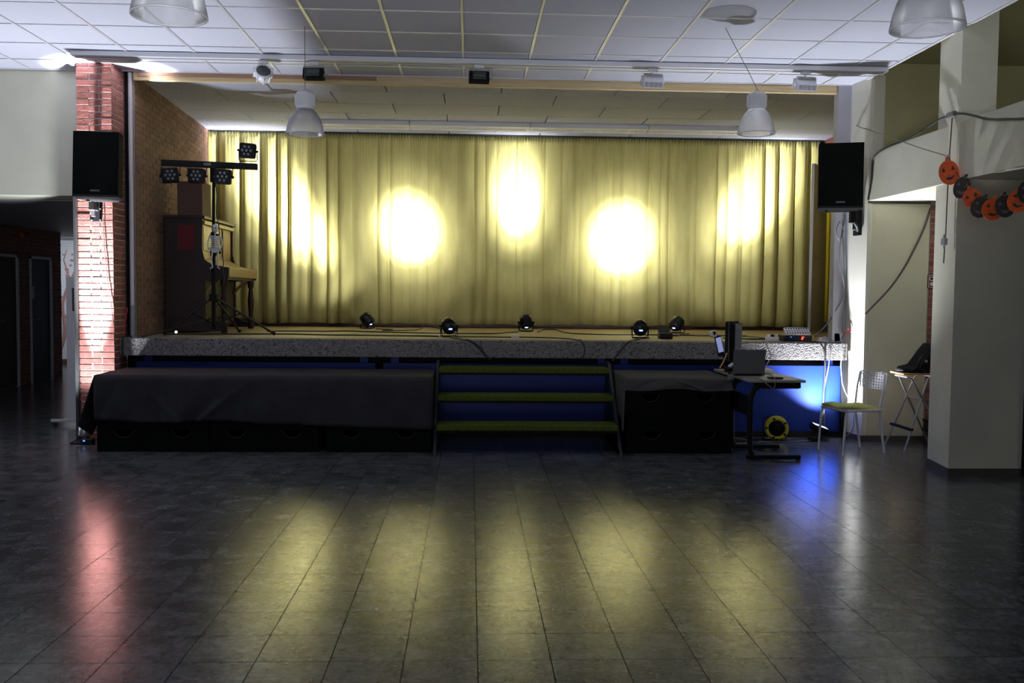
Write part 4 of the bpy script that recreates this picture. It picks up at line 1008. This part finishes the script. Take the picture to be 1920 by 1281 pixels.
for a in range(12):
    for b in range(5): kb.box(-0.135+a*0.0225, -0.117+a*0.0225, 0.03+b*0.022, 0.048+b*0.022, 0.016, 0.018, Ml)
kb.build('keys', 'grey_plastic', lp)
mo = thing('monitor', 'black monitor seen nearly edge-on behind the laptop', 'monitor', (2.60, 9.25, 0.735))
Mo = Matrix.Translation((2.58, 9.22, 0)) @ Matrix.Rotation(math.radians(56), 4, 'Z')
MB().bbox(-0.02, 0.20, -0.03, 0.015, 0.86, 1.215, 0.006, Mo).bbox(-0.10, 0.22, 0.012, 0.045, 0.84, 1.235, 0.006, Mo).build('casing', 'black', mo)
MB().box(-0.08, 0.20, 0.045, 0.048, 0.87, 1.21, Mo).build('screen', 'glass_dark', mo)
MB().tube([Mo @ Vector((0.06, -0.01, 0.75)), Mo @ Vector((0.06, -0.02, 0.90))], 0.02, 8).build('stand', 'black', mo)
MB().bbox(-0.04, 0.16, -0.09, 0.07, 0.737, 0.752, 0.006, Mo).build('base', 'black', mo)
ph = thing('smartphone', 'phone with a lit pale screen held up in a clamp', 'phone', (2.42, 9.2, 0.92))
Mp = Matrix.Translation((2.405, 9.06, 1.012)) @ Matrix.Rotation(math.radians(-14), 4, 'Y') @ Matrix.Rotation(math.radians(25), 4, 'Z')
MB().bbox(-0.038, 0.038, -0.005, 0.005, -0.085, 0.085, 0.004, Mp).build('body', 'black', ph)
MB().box(-0.031, 0.031, -0.0065, -0.005, -0.072, 0.072, Mp).build('screen', 'screen_blue', ph)
hd = thing('phone_holder', 'black gooseneck phone holder clamped to the table corner', 'holder', (2.52, 9.2, 0.735))
MB().tube([(2.415, 9.08, 0.93), (2.46, 9.12, 0.94), (2.49, 9.16, 0.86), (2.47, 9.18, 0.80), (2.53, 9.18, 0.75)], 0.014, 8).build('arm', 'black_gloss', hd)
MB().bbox(2.40, 2.46, 9.05, 9.11, 0.90, 0.935, 0.006).build('jaw', 'black', hd)
MB().tube([(2.50, 9.13, 0.93), (2.47, 9.14, 0.84), (2.44, 9.15, 0.78)], 0.008, 6).build('spring', 'brass', hd)
MB().bbox(2.52, 2.60, 9.14, 9.22, 0.736, 0.78, 0.006).build('clamp', 'black', hd)
ppr = thing('paper_stack', 'curled white papers behind the laptop', 'paper', (2.56, 9.1, 0.735))
mpp = MB()
for q in range(3):
    pts = [(2.51, 0.80+q*0.004), (2.55, 0.832+q*0.004), (2.62, 0.826+q*0.004), (2.68, 0.79+q*0.003)]
    for a, b in zip(pts, pts[1:]): mpp.prism([a, b, (b[0], b[1]-0.002), (a[0], a[1]-0.002)], 9.02, 9.12, 'y')
mpp.build('sheets', 'paper', ppr)
MB().bbox(2.53, 2.67, 9.03, 9.11, 0.737, 0.79, 0.004).build('folder', 'black', ppr)
rt_ = thing('dj_controller', 'small white controller with knobs at the right end of the table', 'controller', (2.86, 9.2, 0.735))
MB().bbox(2.74, 2.965, 9.12, 9.36, 0.737, 0.775, 0.006).build('body', 'white_plastic', rt_)
for q in range(5):
    for w_ in range(2): MB().lathe([(0.008, 0.775), (0.007, 0.80), (0.001, 0.801)], 8, Matrix.Translation((2.765+q*0.035, 9.2+w_*0.09, 0))).build('knob', 'grey_plastic', rt_)
cable([(2.95, 9.35, 0.77), (3.05, 9.5, 0.86), (3.08, 9.6, 0.90), (3.06, 9.7, 1.0), (3.1, 9.9, 1.01)], 0.005, 'cable_white', 'white cable from the table controller up to the stage', amp=0.01, seed=9)
tg_ = thing('remote_control', 'black flat device lying at the near right of the table', 'remote', (2.88, 8.5, 0.735))
MB().bbox(2.72, 2.84, 8.46, 8.56, 0.736, 0.754, 0.004).build('body', 'black_gloss', tg_)
MB().bbox(2.73, 2.80, 8.47, 8.52, 0.754, 0.758, 0.001).build('buttons', 'grey_plastic', tg_)
cable([(2.40, 8.76, 0.72), (2.50, 8.50, 0.745), (2.60, 8.40, 0.745), (2.66, 8.36, 0.70), (2.72, 8.37, 0.66), (2.74, 8.40, 0.745), (2.70, 8.5, 0.78), (2.66, 8.6, 0.745)], 0.005, 'cable_grey', 'grey cable looping over the near edge of the table', amp=0.01, seed=10)
tgg = tag(MB().bbox(2.40, 2.455, 8.70, 8.735, 0.705, 0.755, 0.004, None).build('plug', 'cable_white'), 'small white plug hanging at the left corner of the table', 'plug')
# cable reel
cr_ = thing('cable_reel', 'yellow rimmed cable reel standing on the floor by the blue board', 'cable reel', (3.17, 9.6, 0))
Mc = Matrix.Translation((3.17, 9.62, 0.128)) @ Matrix.Rotation(math.radians(-15), 4, 'Z') @ Matrix.Rotation(PI/2, 4, 'X')
for zz in (0.055, -0.055):
    MB().lathe([(0.085, zz-0.006), (0.118, zz-0.008), (0.118, zz+0.008), (0.085, zz+0.006), (0.085, zz-0.006)], 28, Mc).build('flange', 'reel_yellow', cr_)
    mm = MB()
    for q in range(5): mm.box(0.05, 0.09, -0.008, 0.008, zz-0.005, zz+0.005, Mc @ Matrix.Rotation(q*2*PI/5, 4, 'Z'))
    mm.build('spokes', 'black', cr_)
MB().lathe([(0.001, -0.05), (0.06, -0.05), (0.06, 0.062), (0.001, 0.062)], 20, Mc).build('hub', 'black', cr_)
mm = MB()
for q in range(6): mm.lathe([(0.075+0.006*math.cos(a), -0.042+q*0.017+0.008*math.sin(a)) for a in [i*PI/3 for i in range(7)]], 24, Mc)
mm.build('wound_cable', 'black', cr_)
for q in range(5):
    a = q*2*PI/5+0.3; MB().box(-0.012, 0.012, 0.090, 0.112, 0.062, 0.066, Mc @ Matrix.Rotation(a, 4, 'Z')).build('marker', 'black', cr_)
MB().tube([(3.05, 9.66, 0.015), (3.05, 9.70, 0.22), (3.27, 9.70, 0.22), (3.27, 9.66, 0.015), (3.27, 9.56, 0.012), (3.05, 9.56, 0.012), (3.05, 9.66, 0.015)], 0.009, 8).build('stand', 'black', cr_)
cable([(2.6, 9.5, 0.01), (2.9, 9.4, 0.01), (3.1, 9.45, 0.01), (3.45, 9.5, 0.01), (3.6, 9.6, 0.01)], 0.007, 'cable_black', 'black cable on the floor past the yellow reel', amp=0.05, seed=3)
cable([(2.5, 9.3, 0.01), (2.65, 9.55, 0.03), (2.8, 9.5, 0.02), (2.72, 9.3, 0.01), (2.55, 9.45, 0.02)], 0.007, 'cable_grey', 'grey cable tangle on the floor behind the table leg', amp=0.05, seed=4)

# ---- uplights on the floor
fr = thing('floor_floodlight', 'flat black LED floodlight tilted up in front of the blue board', 'floodlight', (3.62, 9.55, 0))
Mf = Matrix.Translation((3.62, 9.62, 0.13)) @ Matrix.Rotation(math.radians(20), 4, 'Y') @ Matrix.Rotation(math.radians(6), 4, 'X')
MB().bbox(-0.085, 0.085, -0.06, 0.06, -0.02, 0.02, 0.006, Mf).build('housing', 'black', fr)
MB().box(-0.072, 0.072, -0.048, 0.048, 0.020, 0.023, Mf).build('glass', 'lens_cold', fr)
mm = MB()
for q in range(7): mm.box(-0.07+q*0.022, -0.064+q*0.022, -0.05, 0.05, -0.05, -0.02, Mf)
mm.build('cooling_fins', 'black', fr)
MB().tube([Mf @ Vector((0, -0.065, 0)), (3.60, 9.57, 0.02), (3.70, 9.57, 0.012), (3.70, 9.75, 0.012), (3.60, 9.75, 0.02), Mf @ Vector((0, 0.065, 0))], 0.008, 6).build('bracket', 'black', fr)
MB().bbox(3.50, 3.60, 9.52, 9.62, 0.0, 0.04, 0.006).build('driver_box', 'black', fr)
spot('uplight_right', Mf @ Vector((0.0, 0, 0.05)), (3.92, 9.68, 1.9), 520, 128, 0.9, COLD, 0.04)
fl_ = thing('floor_par', 'black can uplight on a bracket at the foot of the brick pillar', 'spotlight', (-3.76, 9.38, 0))
Mq = aim((-3.745, 9.36, 0.12), (-3.72, 9.62, 1.5))
MB().lathe([(0.001, -0.07), (0.05, -0.068), (0.062, -0.05), (0.062, 0.075), (0.056, 0.076), (0.052, 0.04), (0.001, 0.038)], 20, Mq).build('can', 'silver', fl_)
MB().disc(0.05, 0.045, 16, Mq).build('lens', 'lens_cold', fl_)
MB().tube([Mq @ Vector((-0.07, 0, 0)), (-3.83, 9.33, 0.012), (-3.83, 9.22, 0.010), (-3.64, 9.22, 0.010), (-3.66, 9.33, 0.012), Mq @ Vector((0.07, 0, 0))], 0.008, 6).build('bracket', 'black', fl_)
MB().bbox(-3.72, -3.62, 9.20, 9.30, 0.0, 0.05, 0.006).build('driver_box', 'black_gloss', fl_)
MB().box(-3.70, -3.68, 9.198, 9.20, 0.03, 0.045).build('indicator', 'led_blue', fl_)
spot('uplight_left', Mq @ Vector((0, 0, 0.085)), (-3.69, 9.61, 1.95), 8500, 22, 1.0, COLD, 0.03)
spot('uplight_left_spill', Mq @ Vector((0, 0, 0.085)), (-3.85, 8.0, 3.2), 640, 130, 1.0, COLD, 0.03)

# ---- chair
def plastic_chair():
    t_ = thing('plastic_chair', 'white metal and plastic chair with a perforated back and green seat pad', 'chair', (3.665, 8.93, 0), math.radians(-74.3))
    L = True
    fw, bw = 0.185, 0.165
    for s_ in (-1, 1):
        MB().tube([(s_*fw, -0.225, 0.0), (s_*fw, -0.20, 0.36), (s_*(fw-0.01), -0.18, 0.415)], [0.010, 0.012, 0.012], 8).build('leg', 'white_paint', t_, L)
        MB().tube([(s_*0.175, 0.255, 0.0), (s_*0.175, 0.20, 0.30), (s_*0.178, 0.185, 0.43), (s_*0.19, 0.215, 0.62), (s_*0.175, 0.235, 0.755), (s_*0.12, 0.24, 0.772)], [0.010, 0.012, 0.012, 0.011, 0.010, 0.009], 8).build('leg', 'white_paint', t_, L)
    MB().bbox(-0.20, 0.20, -0.20, 0.20, 0.402, 0.432, 0.012).build('seat', 'white_plastic', t_, L)
    cu = MB(); n = 12; vs = []
    for j in range(n+1):
        for i in range(n+1):
            u, v = i/n*2-1, j/n*2-1
            q = 1-max(abs(u), abs(v))**4
            vs.append((u*0.195*(1-0.06*v*v), v*0.195-0.005, 0.436+0.030*q+0.007*math.sin(u*4+v*3)+(0.018*u*u*(v < 0)*abs(v))))
    cu.add(vs, [(j*(n+1)+i, j*(n+1)+i+1, (j+1)*(n+1)+i+1, (j+1)*(n+1)+i) for j in range(n) for i in range(n)], True)
    c_ = cu.build('seat_cushion', 'seat_green', t_, L); sd = c_.modifiers.new('t', 'SOLIDIFY'); sd.thickness = 0.02; sd.offset = -1
    # perforated backrest: frame of bars in both directions leaves a grid of holes
    bk_ = MB(); nx_, nz_ = 10, 6
    def P(u, v, d):  # curved back surface
        x = u*0.19; z = 0.60+v*0.165
        return Vector((x*(1+0.02*v), 0.235-0.05*(1-u*u)*-0.6+0.012*v+d, z))
    def bar(u0, u1, v0, v1, seg=4):
        for q in range(seg):
            a = u0+(u1-u0)*q/seg; b = u0+(u1-u0)*(q+1)/seg
            vs = [P(a, v0, 0), P(b, v0, 0), P(b, v1, 0), P(a, v1, 0), P(a, v0, 0.007), P(b, v0, 0.007), P(b, v1, 0.007), P(a, v1, 0.007)]
            bk_.add(vs, [(0, 1, 2, 3), (7, 6, 5, 4), (0, 4, 5, 1), (2, 6, 7, 3), (1, 5, 6, 2), (0, 3, 7, 4)])
    for j in range(nz_+1):
        v = j/nz_; h = 0.055 if 0 < j < nz_ else 0.10
        bar(-1, 1, max(0, v-h/2) if j else 0, min(1, v+h/2) if j < nz_ else 1, 10)
    for i in range(nx_+1):
        u = -1+2*i/nx_; h = 0.045 if 0 < i < nx_ else 0.07
        bar(max(-1, u-h), min(1, u+h), 0, 1, 1)
    bk_.build('backrest', 'white_plastic', t_, L)
plastic_chair()

# ---- folding bar stool
st = thing('folding_stool', 'folding bar stool with a wooden seat and grey metal legs in the niche', 'stool', (4.40, 9.12, 0))
MB().bbox(4.19, 4.60, 8.97, 9.28, 0.735, 0.755, 0.008).build('seat', 'stool_wood', st)
for ya, yb in ((8.99, 8.93), (9.26, 9.36)):
    MB().tube([(4.24, ya, 0.715), (4.28, ya, 0.70), (4.45, (ya+yb)/2, 0.38), (4.66, yb, 0.0)], 0.011, 8).build('leg', 'silver', st)
    MB().tube([(4.50, ya, 0.72), (4.44, ya, 0.70), (4.32, (ya+yb)/2, 0.35), (4.20, yb, 0.0)], 0.011, 8).build('leg', 'grey_plastic', st)
MB().cyl((4.24, 8.99, 0.715), (4.24, 9.26, 0.715), 0.010, 8).build('seat_rail', 'silver', st)
MB().cyl((4.50, 8.99, 0.722), (4.50, 9.26, 0.722), 0.010, 8).build('seat_rail', 'silver', st)
MB().bbox(4.24, 4.28, 8.92, 9.36, 0.20, 0.222, 0.004).cyl((4.57, 8.96, 0.16), (4.57, 9.34, 0.16), 0.009).build('footrest', 'black', st)
MB().cyl((4.385, 8.97, 0.50), (4.385, 9.29, 0.50), 0.006, 8).build('pivot_rod', 'silver', st)
bg = thing('backpack', 'black backpack slumped on the folding stool', 'bag', (4.42, 9.12, 0.755))
vs = []; n = 18; prof = [(-0.21, 0.0), (-0.235, 0.025), (-0.20, 0.055), (-0.10, 0.075), (-0.05, 0.14), (0.0, 0.22), (0.05, 0.285), (0.14, 0.285), (0.20, 0.24), (0.215, 0.1), (0.20, 0.0)]
bgm = MB(); K = 9
for j in range(K):
    t = j/(K-1)*2-1; sc__ = (1-abs(t)**3)*0.35+0.65
    for (a, b) in prof: vs.append((4.42+a*sc__+0.006*math.sin(j*2+a*20), 9.12+t*0.135, 0.757+b*sc__))
m_ = len(prof)
bgm.add(vs, [(j*m_+i, j*m_+(i+1) % m_, (j+1)*m_+(i+1) % m_, (j+1)*m_+i) for j in range(K-1) for i in range(m_)], True)
bgm.add(vs[:m_], [tuple(range(m_))]); bgm.add(vs[-m_:], [tuple(range(m_))])
bgm.build('bag_body', 'black', bg)
MB().tube(wavy([(4.38, 8.98, 0.93), (4.33, 8.95, 0.88), (4.32, 8.95, 0.82), (4.40, 8.96, 0.77)], 0.005, 6), 0.010, 6).build('strap', 'black_gloss', bg)
MB().bbox(4.40, 4.425, 8.975, 8.985, 0.86, 0.885, 0.003).build('buckle', 'grey_plastic', bg)
bn = thing('waste_bin', 'dark bin standing behind the stool by the brick strip', 'bin', (4.66, 9.42, 0))
MB().lathe([(0.001, 0.002), (0.085, 0.002), (0.105, 0.24), (0.110, 0.245), (0.100, 0.242), (0.082, 0.012)], 20, Matrix.Translation((4.72, 9.40, 0))).build('bin_body', 'base_brown', bn)
MB().lathe([(0.104, 0.235), (0.114, 0.24), (0.104, 0.25)], 20, Matrix.Translation((4.72, 9.40, 0))).build('rim', 'black', bn)
sgn_ = thing('fire_sign', 'small red safety sign on the brick strip behind the pillar', 'sign', (4.70, 9.545, 1.65))
MB().box(4.675, 4.80, 9.538, 9.546, 1.585, 1.725).build('sign_plate', 'red', sgn_)
MB().box(4.683, 4.792, 9.536, 9.538, 1.592, 1.597).box(4.683, 4.792, 9.536, 9.538, 1.713, 1.718).box(4.683, 4.688, 9.536, 9.538, 1.592, 1.718).box(4.787, 4.792, 9.536, 9.538, 1.592, 1.718).lathe([(0.016, 0), (0.024, 0), (0.024, 0.002)], 16, Matrix.Translation((4.715, 9.537, 1.68)) @ Matrix.Rotation(PI/2, 4, 'X')).box(4.70, 4.73, 9.536, 9.538, 1.61, 1.645).build('sign_symbols', 'sign_white', sgn_)

# ---- mobile partition board at the corridor mouth
wb = thing('mobile_board', 'white mobile board on a wheeled foot beside the brick pillar', 'board', (-4.25, 10.5, 0))
MB().bbox(-4.37, -4.245, 10.47, 10.50, 0.06, 1.62, 0.006).build('upright', 'white_paint', wb)
MB().bbox(-4.24, -3.90, 10.48, 10.49, 0.55, 2.2, 0.003).build('board_panel', 'door_grey', wb)
MB().bbox(-4.55, -3.95, 10.46, 10.51, 0.042, 0.072, 0.006).build('foot', 'white_paint', wb)
for xx in (-4.50, -4.0):
    MB().lathe([(0.001, -0.01), (0.02, -0.01), (0.02, 0.01), (0.001, 0.01)], 14, Matrix.Translation((xx, 10.47, 0.02)) @ Matrix.Rotation(PI/2, 4, 'X')).build('caster', 'caster', wb)
MB().bbox(-4.30, -4.26, 10.455, 10.47, 1.25, 1.50, 0.004).build('pinned_box', 'cardboard', wb)

# ---- garland of paper pumpkins
gl = [(7.716, 2.520, 'o', 0.105, 0.135), (7.538, 2.378, 'b', 0.085, 0.115), (7.393, 2.278, 'o', 0.095, 0.105), (7.248, 2.195, 'b', 0.095, 0.11), (7.094, 2.165, 'o', 0.105, 0.11), (6.907, 2.172, 'b', 0.095, 0.11), (6.751, 2.200, 'o', 0.10, 0.115), (6.63, 2.25, 'b', 0.09, 0.11), (6.50, 2.30, 'o', 0.1, 0.11)]
gr = thing('pumpkin_garland', 'sagging garland of orange and black paper pumpkins hung from the right pillar', 'garland', (3.96, 7.8, 2.65))
MB().tube([(3.975, 7.83, 2.68)]+[(3.97, y, z+0.03) for (y, z, *_q) in gl]+[(3.97, 6.35, 2.38)], 0.003, 5).build('string', 'cable_black', gr)
for k, (y, z, c, rx, rz_) in enumerate(gl):
    # a pleated flat pumpkin turned partly towards the hall
    ang = math.radians((64, 60, 52, 48, 40, 44, 50, 40, 40)[k])
    Mg = Matrix.Translation(((3.93 if k == 0 else 3.962)-(0.012*(k % 2)), y, z)) @ Matrix.Rotation(-ang+math.radians(30), 4, 'Z') @ Matrix.Rotation(math.radians((-12, 14, -22, 20, 8, -6, 24, 10, 0)[k]), 4, 'Y')
    m = MB(); n = 28; ring = []
    for q in range(n):
        a = 2*PI*q/n; lob = 1+0.05*math.cos(a*2)-(0.09 if q == n//4 else 0)
        ring.append((rx*0.70*math.cos(a)*lob, rz_*0.80*math.sin(a)*lob))
    m.prism(ring, -0.004, 0.004, 'y', Mg)
    pk = m.build('pumpkin', 'orange' if c == 'o' else 'paper_black', gr)
    pk['label'] = 'orange paper pumpkin' if c == 'o' else 'black paper pumpkin'
    fm = MB()
    for s_ in (-1, 1):
        fm.prism([(s_*rx*0.35-0.014, rz_*0.10), (s_*rx*0.35+0.014, rz_*0.10), (s_*rx*0.33, rz_*0.38)], -0.0065, -0.004, 'y', Mg)
    fm.prism([(-rx*0.42, -rz_*0.20), (-rx*0.2, -rz_*0.32), (-rx*0.1, -rz_*0.24), (rx*0.1, -rz_*0.32), (rx*0.2, -rz_*0.24), (rx*0.42, -rz_*0.20), (rx*0.15, -rz_*0.45), (-rx*0.15, -rz_*0.45)], -0.0065, -0.004, 'y', Mg)
    fm.build('face', 'paper_black' if c == 'o' else 'cable_grey', pk)
    MB().prism([(-0.012, rz_*0.74), (0.012, rz_*0.74), (0.018, rz_*0.98), (-0.002, rz_*0.96)], -0.003, 0.003, 'y', Mg).build('stalk', 'orange' if c == 'o' else 'paper_black', pk)
# cables on beam and pillar
cable([(4.015, 9.50, 2.47), (4.02, 9.45, 2.66), (4.02, 9.37, 2.905), (4.02, 8.7, 2.947), (3.985, 7.80, 3.01), (4.02, 7.31, 2.885), (4.02, 6.8, 2.80), (4.02, 6.2, 2.78)], 0.010, 'cable_black', 'black cable slung along the gallery beam at upper right', amp=0.01, seed=2, ax=(0, 1, 1))
cable([(3.99, 9.87, 3.29), (3.99, 9.0, 3.02), (3.975, 7.84, 2.67)], 0.004, 'cable_grey', 'thin string from the stage frame to the right pillar', amp=0.01, seed=5, ax=(0, 0, 1), n=10)
cable([(4.02, 9.50, 1.308), (4.33, 9.51, 1.66), (4.55, 9.515, 2.05), (4.672, 9.52, 2.40)], 0.010, 'cable_brown', 'brown cable hanging diagonally across the niche wall', amp=0.008, seed=6, ax=(1, 0, 1))
cd = thing('pull_cord', 'grey cord down the right pillar with a small switch weight', 'cord', (3.98, 7.83, 1.77))
MB().tube([(3.985, 7.80, 3.0), (3.985, 7.83, 2.6), (3.985, 7.845, 2.0), (3.978, 7.85, 1.78)], 0.005, 6).build('cord', 'cable_brown', cd)
MB().bbox(3.955, 3.985, 7.80, 7.87, 1.93, 1.99, 0.008).cyl((3.97, 7.835, 1.90), (3.97, 7.835, 2.02), 0.008).build('switch_weight', 'grey_plastic', cd)
hk = thing('wall_hook', 'small grey clip on the right pillar holding the garland', 'hook', (3.98, 7.83, 2.66))
MB().bbox(3.965, 3.99, 7.81, 7.85, 2.60, 2.68, 0.006).build('clip_plate', 'grey_plastic', hk)
MB().tube([(3.97, 7.83, 2.66), (3.955, 7.83, 2.63), (3.965, 7.83, 2.60)], 0.004, 6).build('hook_wire', 'chrome', hk)
mb_ = tag(MB().bbox(3.96, 3.995, 7.74, 7.86, 2.985, 3.03, 0.006).build('tape_pad', 'cable_white'), 'strip of white tape fixing the black cable to the right pillar', 'tape')
# red and black cable at the foot of the pillar / stage corner
cable([(-3.53, 9.93, 1.30), (-3.51, 9.80, 1.10), (-3.50, 9.76, 1.03)], 0.006, 'cable_red', 'red cable at the left corner of the stage beside the pillar', amp=0.01, seed=7)
cable([(-3.48, 9.9, 1.01), (-3.50, 9.74, 1.0), (-3.515, 9.735, 0.85), (-3.50, 9.78, 0.7)], 0.008, 'cable_black', 'black cable hanging over the left end of the stage edge', amp=0.01, seed=8)
cable([(-3.62, 9.585, 2.2), (-3.60, 9.585, 1.6), (-3.545, 9.585, 1.15)], 0.004, 'cable_brown', 'thin cable down the brick pillar under the left speaker', amp=0.02, seed=9, ax=(1, 0, 0))
